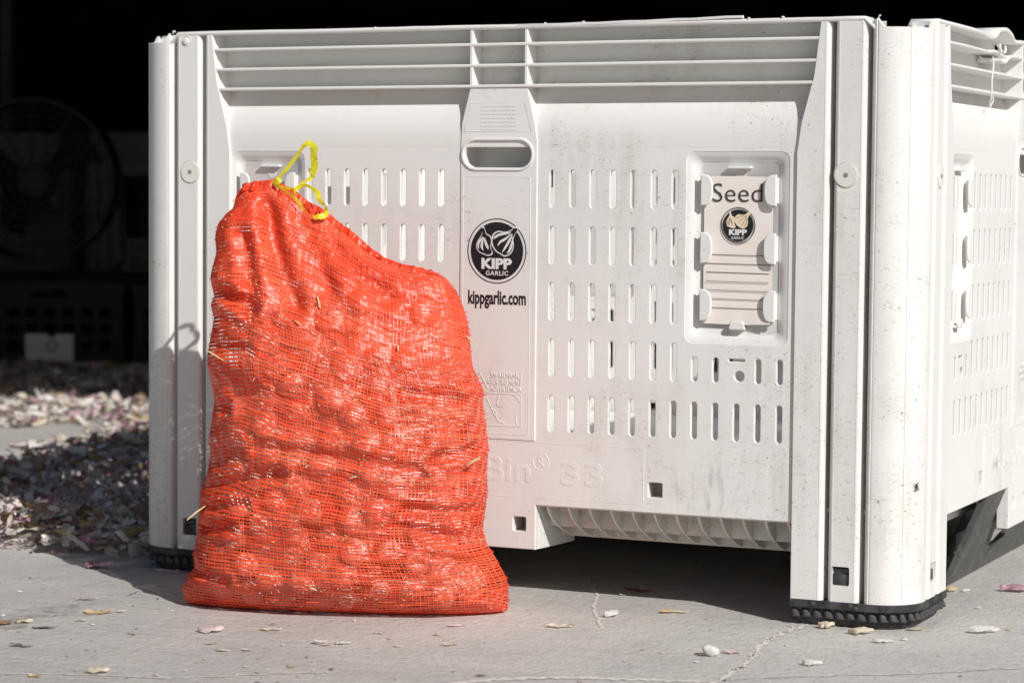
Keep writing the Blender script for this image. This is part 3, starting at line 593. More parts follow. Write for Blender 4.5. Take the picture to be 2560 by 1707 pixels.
for i, Bq in enumerate((B1, B2)):
    y = yf-.0003-.0003*i
    plate('bulb_shape', sp2(Bq, True), (), y-.0003, y+.0001, 0, M['print_white'], emb, 1, DY)
    s_ = sp2(Bq, True); cx = sum(p[0] for p in s_)/len(s_); cz = sum(p[1] for p in s_)/len(s_)
    plate('bulb_shape', [(cx+(a-cx)*.90, cz-.0003+(b-cz)*.90) for a, b in s_], (), y-.0005, y-.0001, 0, M['ink'], emb, 1, DY)
strokes('clove_lines', [sp2(c) for c in CL], (.0008, .0036), yf-.0010, .0003, M['print_white'], emb, DY)
text('emblem_text', 'KIPP', -.0258, .0220, .4732, .4887, yf-.0004, .0004, M['print_white'], emb, .045, DY)
text('emblem_text', 'GARLIC', -.0188, .0164, .4641, .4707, yf-.0004, .0004, M['print_white'], emb, .012, DY, 1.15)
text('printed_address', 'kippgarlic.com', -.0468, .0443, .4165, .4425, yf+.0002, .0005, M['ink'], binr, .028, DY)

# ------------------------------------------------------------------ card in the right tag holder
card = empty('seed_card', (.3595, 0, .4045)); tag(card, 'cream paper card printed Seed held in the tag holder on the bin', 'card')
v = []; f = []; nx, nz = 12, 20
for j in range(nz+1):
    for i in range(nx+1):
        a = i/nx-.5; b = j/nz; y = .0088-.0008*math.cos(a*math.pi)*math.sin(b*9)*.5; cz = 0
        if b < .12 and a > .1: y -= .006*(1-b/.12)*(a-.1)/.4; cz = .0025*(1-b/.12)*(a-.1)/.4
        if b < .2: y -= .0016*(1-b/.2)
        v.append((a*.0995, y, b*.2025+cz-.0012*a))
for j in range(nz):
    for i in range(nx): f.append((j*(nx+1)+i, j*(nx+1)+i+1, (j+1)*(nx+1)+i+1, (j+1)*(nx+1)+i))
mobj('card_sheet', pyd('card_sheet', v, f, 60), M['card'], card)
yc = .0078
text('card_text', 'Seed', -.0375, .0345, .1675, .1928, yc, .0003, M['ink_grey'], card, -.010)
k_ = .0248/.0464
em2 = plate('card_emblem', circle(0, .1355, .0248, 48), [circle(0, .1355, .0238, 48)], yc-.0003, yc, 0, M['ink'], card)
plate('emblem_disc', circle(0, .1355, .0218, 48), (), yc-.0003, yc, 0, M['ink'], em2)
def tr(p): return [((a+.0019)*k_, (b-.4990)*k_+.1355) for a, b in p]
for i, Bq in enumerate((B1, B2)): plate('bulb_shape', tr(sp2(Bq, True)), (), yc-.0006-.0003*i, yc-.0003, 0, M['print_cream'], em2)
strokes('clove_lines', [tr(sp2(c)) for c in CL], (.0003, .0006), yc-.0011, .0003, M['skin_brown'], em2)
text('emblem_text', 'KIPP', -.0127, .0129, .1222, .1304, yc-.0004, .0004, M['print_white'], em2, .045)
text('emblem_text', 'GARLIC', -.0095, .0091, .1168, .1204, yc-.0004, .0004, M['print_white'], em2, .012, 0, 1.15)
for i, z in enumerate((.0949, .0826, .0707, .0583, .0463, .0343, .0222)):
    w = .0485 if i == 1 else (.0455 if i in (2, 3) else .047); yl = yc+.0004 if z > .06 else yc-.0008
    strokes('ruled_line', [[(-w, z+.0006), (w, z-.0004)]], .0007, yl, .0002, M['ink'], card)

# ------------------------------------------------------------------ fly
fly = empty('fly', (.6080, .0300, .1945), R_(70)); fly.scale = (.75, .75, .75); tag(fly, 'small black fly sitting on the rounded front corner of the bin', 'fly')
bm = bmesh.new(); 
for c, r, sx in (((0, -.003, 0), .0024, 1.0), ((0, -.003, .0034), .0018, 1), ((0, -.0028, -.0036), .0025, 1)):
    q = bmesh.ops.create_icosphere(bm, subdivisions=2, radius=r); 
    for vv in q['verts']: vv.co = Vector((vv.co.x*.9, vv.co.y*.8, vv.co.z*1.3))+Vector(c)
me = bpy.data.meshes.new('body'); bm.to_mesh(me); bm.free(); smooth(me, 80); mobj('body', me, M['fly'], fly)
for s in (-1, 1):
    mobj('wing', pyd('wing', [(s*.001, -.0052, .001), (s*.0045, -.0050, -.004), (s*.0035, -.0048, -.0075), (s*.0012, -.0050, -.006)], [(0, 1, 2, 3)]), M['wing'], fly)
    for z, dz in ((.002, .005), (0, .0), (-.0025, -.005)): mobj('leg', tube_mesh('leg', [(s*.0015, -.0025, z), (s*.0045, -.0035, z+dz*.5), (s*.0075, -.0002, z+dz)], .0004, 4), M['fly'], fly)

# ================================================================== the sack
S0 = Vector((-.153, -.17, 0)); SU = Vector((.951, .309, 0)); SN = Vector((-.309, .951, 0))
sack = empty('mesh_sack', S0); tag(sack, 'tall red-orange mesh sack stuffed with garlic and tied with yellow ribbon', 'sack')
LFT = [(-0.228, 0.004), (-0.232, 0.022), (-0.223, 0.042), (-0.213, 0.053), (-0.215, 0.072), (-0.209, 0.103), (-0.206, 0.134), (-0.205, 0.158), (-0.195, 0.186), (-0.19, 0.214), (-0.192, 0.239), (-0.187, 0.269), (-0.185, 0.291), (-0.19, 0.318), (-0.195, 0.338), (-0.194, 0.361), (-0.189, 0.386), (-0.186, 0.404), (-0.191, 0.422), (-0.186, 0.434), (-0.19, 0.45), (-0.192, 0.459), (-0.189, 0.474), (-0.183, 0.495), (-0.185, 0.517), (-0.181, 0.535), (-0.169, 0.55), (-0.159, 0.558), (-0.155, 0.575), (-0.15, 0.584)]
TOP = [(-0.15, 0.584), (-0.135, 0.59), (-0.119, 0.591), (-0.101, 0.592), (-0.085, 0.581), (-0.07, 0.572), (-0.055, 0.56), (-0.03, 0.548), (-0.014, 0.534), (0.004, 0.522), (0.029, 0.501), (0.053, 0.486), (0.078, 0.479), (0.102, 0.476), (0.127, 0.471), (0.142, 0.463)]
RGT = [(0.231, 0.004), (0.232, 0.022), (0.23, 0.047), (0.215, 0.074), (0.202, 0.095), (0.195, 0.116), (0.197, 0.131), (0.199, 0.146), (0.202, 0.168), (0.2, 0.198), (0.203, 0.228), (0.199, 0.259), (0.194, 0.292), (0.196, 0.307), (0.188, 0.325), (0.179, 0.343), (0.176, 0.373), (0.173, 0.4), (0.166, 0.424), (0.157, 0.445), (0.142, 0.463)]
BOT = [(-.228, .004), (-.1, .003), (.1, .003), (.231, .004)]
def curve_fn(pts):
    P = np.array(pts); d = np.r_[0, np.cumsum(np.hypot(*np.diff(P, axis=0).T))]; d /= d[-1]
    return lambda t: np.stack([np.interp(t, d, P[:, 0]), np.interp(t, d, P[:, 1])], -1)
cL, cT, cR, cB = map(curve_fn, (LFT, TOP, RGT, BOT))
NU, NV = 220, 260
uu, vv_ = np.meshgrid(np.linspace(0, 1, NU), np.linspace(0, 1, NV), indexing='ij')
def coons(u, v):
    u_ = u[..., None]; v_ = v[..., None]
    return (1-v_)*cB(u)+v_*cT(u)+(1-u_)*cL(v)+u_*cR(v)-((1-u_)*(1-v_)*cB(np.array(0.))+u_*(1-v_)*cB(np.array(1.))+(1-u_)*v_*cT(np.array(0.))+u_*v_*cT(np.array(1.)))
SZ = coons(uu, vv_)
gx = np.clip(1-np.abs(2*uu-1)**2.6, 0, 1)**.60
def depth_profile(tab): return np.interp(vv_, [a for a, b in tab], [b for a, b in tab])
DF = depth_profile([(0, .050), (.012, .070), (.03, .090), (.06, .106), (.10, .114), (.2, .120), (.4, .118), (.6, .108), (.75, .088), (.88, .060), (.96, .034), (1, .012)])*gx
DB = depth_profile([(0, .06), (.05, .085), (.2, .095), (.5, .09), (.75, .065), (.9, .04), (1, .010)])*gx
# loose empty cloth at the upper left is flatter
loose = np.clip((vv_-.66)/.2, 0, 1)*np.clip((.62-uu)/.25, 0, 1)
DF *= (1-.35*loose)
# bulbs pressed against the cloth
rb = random.Random(11); bul = []
S_, Z_ = SZ[..., 0], SZ[..., 1]
tries = 0
while tries < 5000:
    tries += 1; i = rb.randrange(4, NU-4); j = rb.randrange(3, NV-6)
    if loose[i, j] > .35: continue
    s, z = SZ[i, j]
    if z < .013: continue
    if all((s-b[0])**2+(z-b[1])**2 > .0345**2 for b in bul): bul.append((s, z, i, j, rb.uniform(.0155, .0225)))
disp = np.zeros_like(DF)
for s, z, i, j, r in bul:
    d2 = (S_-s)**2+(Z_-z)**2; disp = np.maximum(disp, .0047*np.clip(1-d2/(.0200**2), 0, 1)**.8*(.25+.75*abs(math.sin(s*517+z*331)))*((r-.010)/.009))
fl = np.array([[mnoise.noise(Vector((S_[i, j]*9, Z_[i, j]*12, 4.2))) for j in range(0, NV, 4)]+[0] for i in range(0, NU, 4)])
def noise_grid(fs, fz, seed):
    a = np.zeros((NU, NV))
    for i in range(NU):
        for j in range(NV): a[i, j] = mnoise.noise(Vector((S_[i, j]*fs, Z_[i, j]*fz, seed)))
    return a
n1 = noise_grid(8, 9, 3.1); n2 = noise_grid(22, 30, 8.2); n3 = noise_grid(14, 70, 5.5); n4 = noise_grid(5.5, 27, 1.7)
def crease(pts, depth, width):
    best = np.full_like(DF, 9.)
    for (a, b), (c, d) in zip(pts[:-1], pts[1:]):
        t = np.clip(((S_-a)*(c-a)+(Z_-b)*(d-b))/((c-a)**2+(d-b)**2), 0, 1); best = np.minimum(best, np.hypot(S_-a-t*(c-a), Z_-b-t*(d-b)))
    return -depth*np.exp(-(best/width)**2)+.45*depth*np.exp(-((best-2.0*width)/width)**2)
fold = crease([(-.107, .565), (-.097, .518), (-.08, .471), (-.056, .425)], .011, .011)+crease([(-.140, .52), (-.132, .494), (-.116, .427)], .009, .010)+crease([(-.19, .447), (-.155, .438), (-.117, .421)], .016, .009)
fold += crease([(-.03, .53), (.02, .47), (.07, .44)], .006, .012)+crease([(-.06, .545), (-.03, .49), (-.01, .45)], .006, .010)
fold += crease([(-.215, .168), (-.14, .182), (-.07, .201)], .014, .008)+crease([(-.215, .118), (-.14, .123)], .012, .007)+crease([(-.20, .291), (-.155, .283)], .012, .008)+crease([(.14, .220), (.205, .235)], .014, .007)+crease([(.13, .120), (.20, .104)], .014, .008)+crease([(-.23, .14), (-.118, .155)], .008, .006)+crease([(.10, .155), (.205, .145)], .009, .007)+crease([(-.22, .055), (-.15, .048)], .010, .007)+crease([(-.1, .235), (.02, .222), (.12, .205)], .007, .009)+crease([(.1, .31), (.2, .29)], .008, .008)+crease([(-.2, .37), (-.12, .362)], .009, .009)
edge = np.clip(np.minimum(uu, 1-uu)/.05, 0, 1)
DFt = DF+(disp*(1-loose)+.017*n1*(.6+.5*loose)+.0022*n2+.0014*n3+.0115*n4*np.clip((.72-vv_)/.2, 0, 1)+fold)*edge*np.clip((1-vv_)/.05, 0.15, 1)*np.clip(vv_/.03, .3, 1)
DFt = np.maximum(DFt, -.01)
DBt = DB+(.006*n1+.004*n2)*edge
def sampler(D, sgn):
    X = S_*SU.x+sgn*D*SN.x; Y = S_*SU.y+sgn*D*SN.y; P = np.stack([X, Y, Z_], -1)
    def f(u, v):
        a = np.clip(u, 0, 1)*(NU-1); b = np.clip(v, 0, 1)*(NV-1); i = np.minimum(a.astype(int), NU-2); j = np.minimum(b.astype(int), NV-2); fa = (a-i)[..., None]; fb = (b-j)[..., None]
        return P[i, j]*(1-fa)*(1-fb)+P[i+1, j]*fa*(1-fb)+P[i, j+1]*(1-fa)*fb+P[i+1, j+1]*fa*fb
    return f
def net(name, fn, sgn, nh, nvt, seed):
    rg = np.random.default_rng(seed); nrm = np.array([SN.x*sgn, SN.y*sgn, 0]); V = []; F = []; T = []; base_i = 0
    def sm(n, k):
        a = rg.normal(size=n+2*k); w = np.hanning(2*k+1); w /= w.sum(); return np.convolve(a, w, 'valid')*math.sqrt(k)
    nu = nvt*2
    U = np.linspace(0, 1, nu+1); pitch = 1/nh
    drift = sum(a*np.sin(U*b+c) for a, b, c in ((.0012, 9, 1), (.0008, 23, 2), (.0005, 51, 0)))
    for h in range(nh):
        w = pitch*(.335+.02*rg.normal()+.095*max(0, min(1, (h/nh-.62)*6))); off = sm(nu+1, 8)*pitch*.07; wv = 1+.10*sm(nu+1, 6); tw = sm(nu+1, 5)*.00055; lift = (np.arange(nu+1) % 4 < 2)*.0004
        vc = (h+.5)*pitch+off+drift*(1-abs(2*(h+.5)*pitch-1)); a = fn(U, np.clip(vc-w*wv, 0, 1)); b = fn(U, np.clip(vc+w*wv, 0, 1))
        a = a+nrm*(lift+tw)[:, None]; b = b+nrm*(lift-tw)[:, None]
        V += [a, b]; n = nu+1
        F += [(base_i+i, base_i+i+1, base_i+n+i+1, base_i+n+i) for i in range(nu)]; base_i += 2*n
        T.append(np.repeat(rg.uniform(0, .5), 2*n))
    nv = nh*2; VV = np.linspace(0, 1, nv+1)
    for k in range(nvt+1):
        w = (1/nvt)*(.085+.02*rg.random()); off = sm(nv+1, 8)/nvt*.10; uc = (k)/nvt+off*(0 if k in (0, nvt) else 1); lift = (.0009 if k % 2 else .0007)+.0003*np.sin(np.arange(nv+1)*math.pi/2)
        a = fn(np.clip(uc-w, 0, 1), VV)+nrm*np.asarray(lift)[:, None]; b = fn(np.clip(uc+w, 0, 1), VV)+nrm*np.asarray(lift)[:, None]
        V += [a, b]; n = nv+1; F += [(base_i+i, base_i+n+i, base_i+n+i+1, base_i+i+1) for i in range(nv)]; base_i += 2*n; T.append(np.repeat(rg.uniform(.25, .9), 2*n))
    V = np.concatenate(V); T = np.concatenate(T); me = pyd(name, V, F, 70); at = me.attributes.new('tone', 'FLOAT', 'POINT'); at.data.foreach_set('value', T.astype(np.float32))
    return mobj(name, me, M['net'], sack)
fF = sampler(DFt, -1); fB = sampler(DBt, 1)
net('front_net', fF, -1, 122, 80, 1); net('back_net', fB, 1, 104, 62, 2)
# bottom cloth
n = 40; tt = np.linspace(0, 1, n+1); a = fF(tt, tt*0); b = fB(tt, tt*0); v = [(p[0], p[1], .0035) for p in a]+[(p[0], p[1], .0035) for p in b]
mobj('bottom_cloth', pyd('bottom_cloth', v, [(i, i+1, n+2+i, n+1+i) for i in range(n)]), M['net'], sack)
# gathered hem along the sloping top
TT = [Vector((s*SU.x, s*SU.y, z)) for s, z in [tuple(x) for x in cT(np.linspace(.02, .97, 185))]]; v = []; f = []; rh = random.Random(4); SNv = SN
for i, p in enumerate(TT):
    ph = i*.62+1.3*math.sin(i*.13); amp = .0045+.003*math.sin(i*.21); k = (.4+.6*min(1, i/40))*min(1, (184-i)/70+.02)
    up = Vector((.35*SU.x, .35*SU.y, .93))
    for q, (h, m) in enumerate(((-.016, .5), (-.008, .9), (.0, 1.1), (.006, 1.0), (.0085, .8))):
        w = p+up*(h*k)-SN*(.012*(1-q*.18)+amp*m*math.sin(ph+q*.15)*.9); v.append(w)
for i in range(len(TT)-1): f += [(i*5+q, i*5+5+q, i*5+6+q, i*5+1+q) for q in range(4)]
mobj('gathered_hem', pyd('gathered_hem', v, f, 70), M['net'], sack)
mobj('hem_cord', tube_mesh('hem_cord', [p-SN*(.004*math.sin(i*.5))+Vector((0, 0, .001+.0015*math.sin(i*.83))) for i, p in enumerate(TT)], [.0032*min(1, (184-i)/60+.1) for i in range(len(TT))], 6), M['net'], sack)
# small tuft where the ribbon leaves the hem
for i in range(7):
    s = -.052+.004*i; q = Vector((s*SU.x, s*SU.y, .556-.004*i)); a = rh.uniform(-.6, .8)
    mobj('cloth_tuft', tube_mesh('cloth_tuft', [q-SN*.01, q-SN*.013+Vector((.003*a, 0, .006)), q-SN*.010+Vector((.006*a, .001, .012+.003*rh.random()))], [.003, .0036, .002], 5, False, .5), M['net'], sack)

# ribbon
def ribbon(name, pts, widths, offs, twists):
    P = spline([(s, z, 0) for s, z in pts], 6); n = len(P); k = len(pts); v = []; f = []
    X = np.linspace(0, k-1, n); wd = np.interp(X, range(k), widths); of = np.interp(X, range(k), offs); tw = np.interp(X, range(k), twists)
    C = [Vector((p.x*SU.x, p.x*SU.y, p.y))-SN*of[i] for i, p in enumerate(P)]
    for i, c in enumerate(C):
        t = (C[min(i+1, n-1)]-C[max(i-1, 0)]).normalized(); a = t.cross(SN).normalized(); b = t.cross(a).normalized(); tq = tw[i]+.5*mnoise.noise(Vector((i*.45, len(pts), 1))); d = a*math.cos(tq)+b*math.sin(tq); nn = t.cross(d)
        w = wd[i]/2*(1+.35*mnoise.noise(Vector((i*.6, len(pts), 4)))); v += [c-d*w*.98, c+nn*w*.07, c+d*w*.98]
    for i in range(n-1): f += [(i*3, i*3+1, i*3+4, i*3+3), (i*3+1, i*3+2, i*3+5, i*3+4)]
    return v, f
R1 = [(-0.095, 0.593), (-0.089, 0.602), (-0.078, 0.614), (-0.066, 0.628), (-0.058, 0.638), (-0.052, 0.645), (-0.046, 0.647), (-0.04, 0.642), (-0.041, 0.629), (-0.041, 0.618), (-0.044, 0.608), (-0.046, 0.601), (-0.055, 0.596), (-0.063, 0.589), (-0.068, 0.584), (-0.07, 0.577), (-0.071, 0.566)]
R2 = [(-0.098, 0.59), (-0.094, 0.589), (-0.083, 0.583), (-0.073, 0.577), (-0.064, 0.57), (-0.057, 0.561), (-0.053, 0.552)]
R3 = [(-0.066, 0.585), (-0.055, 0.59), (-0.044, 0.586), (-0.036, 0.58), (-0.031, 0.569), (-0.025, 0.562), (-0.023, 0.557), (-0.024, 0.549), (-0.033, 0.547), (-0.041, 0.547)]
R4 = [(-0.101, 0.595), (-0.096, 0.592), (-0.089, 0.595), (-0.093, 0.6), (-0.095, 0.594), (-0.089, 0.588), (-.082, .586), (-.070, .585)]
V = []; F = []
for pts, w, of, tw in ((R1, [.006, .0055, .006, .006, .005, .006, .009, .011, .0105, .0105, .010, .008, .0065, .007, .0065, .005, .005], [.012, .014, .018, .022, .026, .03, .03, .026, .02, .014, .010, .008, .008, .010, .012, .012, .012], [1.2, .9, .5, .7, .9, .5, 0, .1, .2, 0, .1, .5, .9, .6, .3, .8, 1]),
                       (R2, [.0045, .005, .0045, .0045, .005, .005, .004], [.014, .016, .02, .024, .025, .024, .020], [.3, .5, .8, .6, .4, .3, .5]),
                       (R3, [.006, .005, .005, .008, .008, .005, .006, .008, .008, .005], [.010, .012, .016, .022, .024, .022, .020, .022, .026, .022], [.9, .6, .2, 0, .3, 1.0, .5, .1, .2, .6]),
                       (R4, [.005, .006, .006, .005, .006, .006, .005, .005], [.016, .020, .022, .018, .014, .018, .014, .012], [.2, .8, .3, 1.0, .2, .5, .6, .8])):
    v, f = ribbon('r', pts, w, of, tw); b = len(V); V += v; F += [tuple(i+b for i in q) for q in f]
mobj('drawstring', pyd('drawstring', V, F, 60), M['ribbon'], sack)

# pale flecks and loose fibres caught on the net
rf = random.Random(21); V = []; F = []
for _ in range(330):
    i = rf.randrange(2, NU-2); j = rf.randrange(2, NV-3); s, z = SZ[i, j]; L = rf.choice((.0009, .0011, .0013, .0017, .0024))*rf.uniform(.7, 1.3); w = .00045*rf.uniform(.7, 1.5); a = rf.gauss(.1, .7)
    c = SU*s-SN*(DFt[i, j]+rf.uniform(.0014, .0026))+Vector((0, 0, z)); t_ = SU*math.cos(a)+Vector((0, 0, math.sin(a)))-SN*rf.uniform(-.3, .5); n_ = Vector((0, 0, math.cos(a)))-SU*math.sin(a); b = len(V)
    V += [c-t_*L-n_*w, c-t_*L+n_*w, c+n_*w-SN*L*.2, c-n_*w-SN*L*.2, c+t_*L+n_*w*.6, c+t_*L-n_*w*.6]; F += [(b, b+3, b+2, b+1), (b+3, b+5, b+4, b+2)]
o = mobj('caught_flecks', pyd('caught_flecks', V, F), M['straw'], sack); o['kind'] = 'stuff'
V = []; F = []
for _ in range(260):
    j = rf.randrange(2, NV-3); i = rf.choice((0, NU-1)) if rf.random() < .75 else rf.randrange(NU); j = j if i in (0, NU-1) else rf.choice((0, NV-1)); s, z = SZ[i, j]; sg = -1 if i == 0 else 1; L = rf.uniform(.002, .006)
    c = SU*s+Vector((0, 0, z))-SN*(DFt[i, j] if i not in (0, NU-1) else 0); d_ = (SU*sg*rf.uniform(.2, 1)+Vector((0, 0, rf.uniform(-.8, .8)))-SN*rf.uniform(-.3, .6))*L; w = Vector((0, 0, .0004)); b = len(V)
    V += [c-w, c+w, c+d_*.6+w+Vector((0, 0, rf.uniform(-.001, .001))), c+d_*.6-w, c+d_+Vector((0, 0, rf.uniform(-.002, .001)))]; F += [(b, b+3, b+2, b+1), (b+3, b+4, b+2)]
o = mobj('loose_threads', pyd('loose_threads', V, F), M['net'], sack); o['kind'] = 'stuff'

# garlic bulbs behind the net
def bulb_mesh():
    prof = [(0, -1.0), (.30, -.98), (.38, -.92), (.70, -.74), (.94, -.36), (1.0, 0), (.92, .34), (.70, .62), (.42, .84), (.24, 1.0), (.17, 1.14), (.15, 1.24), (0, 1.25)]; n = 20; v = []; f = []
    for r, z in prof:
        for k in range(n):
            a = 2*math.pi*k/n; q = r*(1+.07*abs(math.cos(a*3.5))-.03) if .25 < r else r; v.append((q*math.cos(a), q*math.sin(a), z*.92))
    for i in range(len(prof)-1): f += [(i*n+k, i*n+(k+1) % n, (i+1)*n+(k+1) % n, (i+1)*n+k) for k in range(n)]
    return pyd('garlic_bulb', v, f, 60)
gb = bulb_mesh(); gb.materials.append(M['garlic'])
for s, z, i, j, r in bul:
    r *= .97; q2 = (S_-s)**2+(Z_-z)**2; mk = q2 < (r*1.25)**2; d = float((DFt[mk]-np.sqrt((r*1.25)**2-q2[mk])).min())-.0022+r*.20
    if DF[i, j] < .066: continue
    p = S0+SU*s-SN*d+Vector((0, 0, z)); o = bpy.data.objects.new('garlic_bulb', gb); COL.objects.link(o); o.location = p; o.scale = (r, r, r*.85); an = rb.uniform(0, 6.3); o.rotation_euler = (SU*math.cos(an)+Vector((0, 0, math.sin(an)))+SN*.5).to_track_quat('Z', 'Y').to_euler()
    tag(o, 'pale garlic bulb showing through the red net of the sack', 'garlic bulb', 'garlic bulbs packed inside the mesh sack')
rb2 = random.Random(5)
for _ in range(60):                                                 # second layer
    i = rb2.randrange(25, NU-25); j = rb2.randrange(8, int(NV*.72)); s, z = SZ[i, j]; z = max(z, .03); r = .025
    p = S0+SU*s-SN*(DF[i, j]-.060-rb2.random()*.03)+Vector((0, 0, z)); o = bpy.data.objects.new('garlic_bulb', gb); COL.objects.link(o); o.location = p; o.scale = (r, r, r*.9); o.rotation_euler = (rb2.uniform(0, 6.3), rb2.uniform(0, 6.3), 0)
    tag(o, 'pale garlic bulb showing through the red net of the sack', 'garlic bulb', 'garlic bulbs packed inside the mesh sack')
# straw caught in the net
ST = [(((-0.025, 0.439), (-0.02, 0.423)), 'thin bent straw stalk on the upper middle of the sack'), (((-0.053, 0.406), (-0.044, 0.401)), 'short straw bit below the bent stalk on the sack'), (((-0.172, 0.366), (-0.155, 0.350)), 'straw stub sticking out from the left edge halfway up the sack'), (((-0.198, 0.133), (-0.180, 0.149)), 'straw stub poking out low on the left edge of the sack'), (((0.029, 0.197), (0.041, 0.2)), 'straw fleck near the centre of the sack'), (((0.181, 0.211), (0.200, 0.223)), 'broad dry straw flake near the right edge of the sack'), (((0.172, 0.385), (0.184, 0.373)), 'straw stub on the upper right edge of the sack'), (((-0.171, 0.416), (-0.163, 0.424)), 'tiny straw stub at the upper left edge of the sack'), (((0.087, 0.374), (0.088, 0.367)), 'tiny straw fleck on the upper right of the sack'), (((-0.024, 0.047), (-0.016, 0.043)), 'straw fleck low on the front of the sack')]
from_s = lambda s, z: np.unravel_index(np.argmin((S_-s)**2+(Z_-z)**2), S_.shape)
for k, (((s0, z0), (s1, z1)), lab) in enumerate(ST):
    i, j = from_s(s0, z0); d0 = DFt[i, j]+.003; i, j = from_s(s1, z1); d1 = DFt[i, j]+.004
    if k in (2, 3): d0 = .105; d1 = .075
    if k == 5: d0 = DFt[from_s(.18, .21)]+.012; d1 = d0
    a = S0+SU*s0-SN*d0+Vector((0, 0, z0)); b = S0+SU*s1-SN*d1+Vector((0, 0, z1)); m = (a+b)/2+Vector((0, 0, .0008))-SN*.002
    o = mobj('straw_piece', tube_mesh('straw_piece', [a-m, Vector((0, 0, 0)), b-m], [.0007, .0013 if k != 5 else .0022, .0008], 5), M['straw'], None, m); tag(o, lab, 'straw', 'straw caught in the sack net')

# ================================================================== skins on the concrete
def skin_mesh(L, Wd, curl, cup, seed, ragged=.12, nx=16, ny=9, point=1.0):
    rnd = random.Random(seed); v = []; f = []; tipx = rnd.uniform(-.5, .5); q1 = rnd.uniform(1.2, 2.6)
    for i in range(nx+1):
        t = -1+2*i/nx; wd = Wd/2*max(.02, (1-abs(t)**q1))**.9*(1-.4*point*t)
        for j in range(ny+1):
            s = -1+2*j/ny; eg = abs(s)**3
            e = 1+eg*(.55*mnoise.noise(Vector((t*4.1, s*.6, seed)))+.3*mnoise.noise(Vector((t*11, s*.6, seed+9))))
            x = L/2*(t+.16*abs(s)*mnoise.noise(Vector((s*3, seed, 1)))); y = wd*s*e+L*.14*mnoise.noise(Vector((t*1.3, seed, 5)))
            z = curl*L*t*t+cup*Wd*s*s*(1-.3*t)+.10*L*mnoise.noise(Vector((t*2.2+seed, s*1.8, 2)))+.05*L*abs(mnoise.noise(Vector((t*5+seed, s*4, 7))))
            v.append([x, y, z*.55])
    mz = min(p[2] for p in v)
    for p in v: p[2] -= mz-.0008
    for i in range(nx):
        for j in range(ny): a = i*(ny+1)+j; f.append((a, a+ny+1, a+ny+2, a+1))
    return pyd('garlic_skin', v, f, 40)
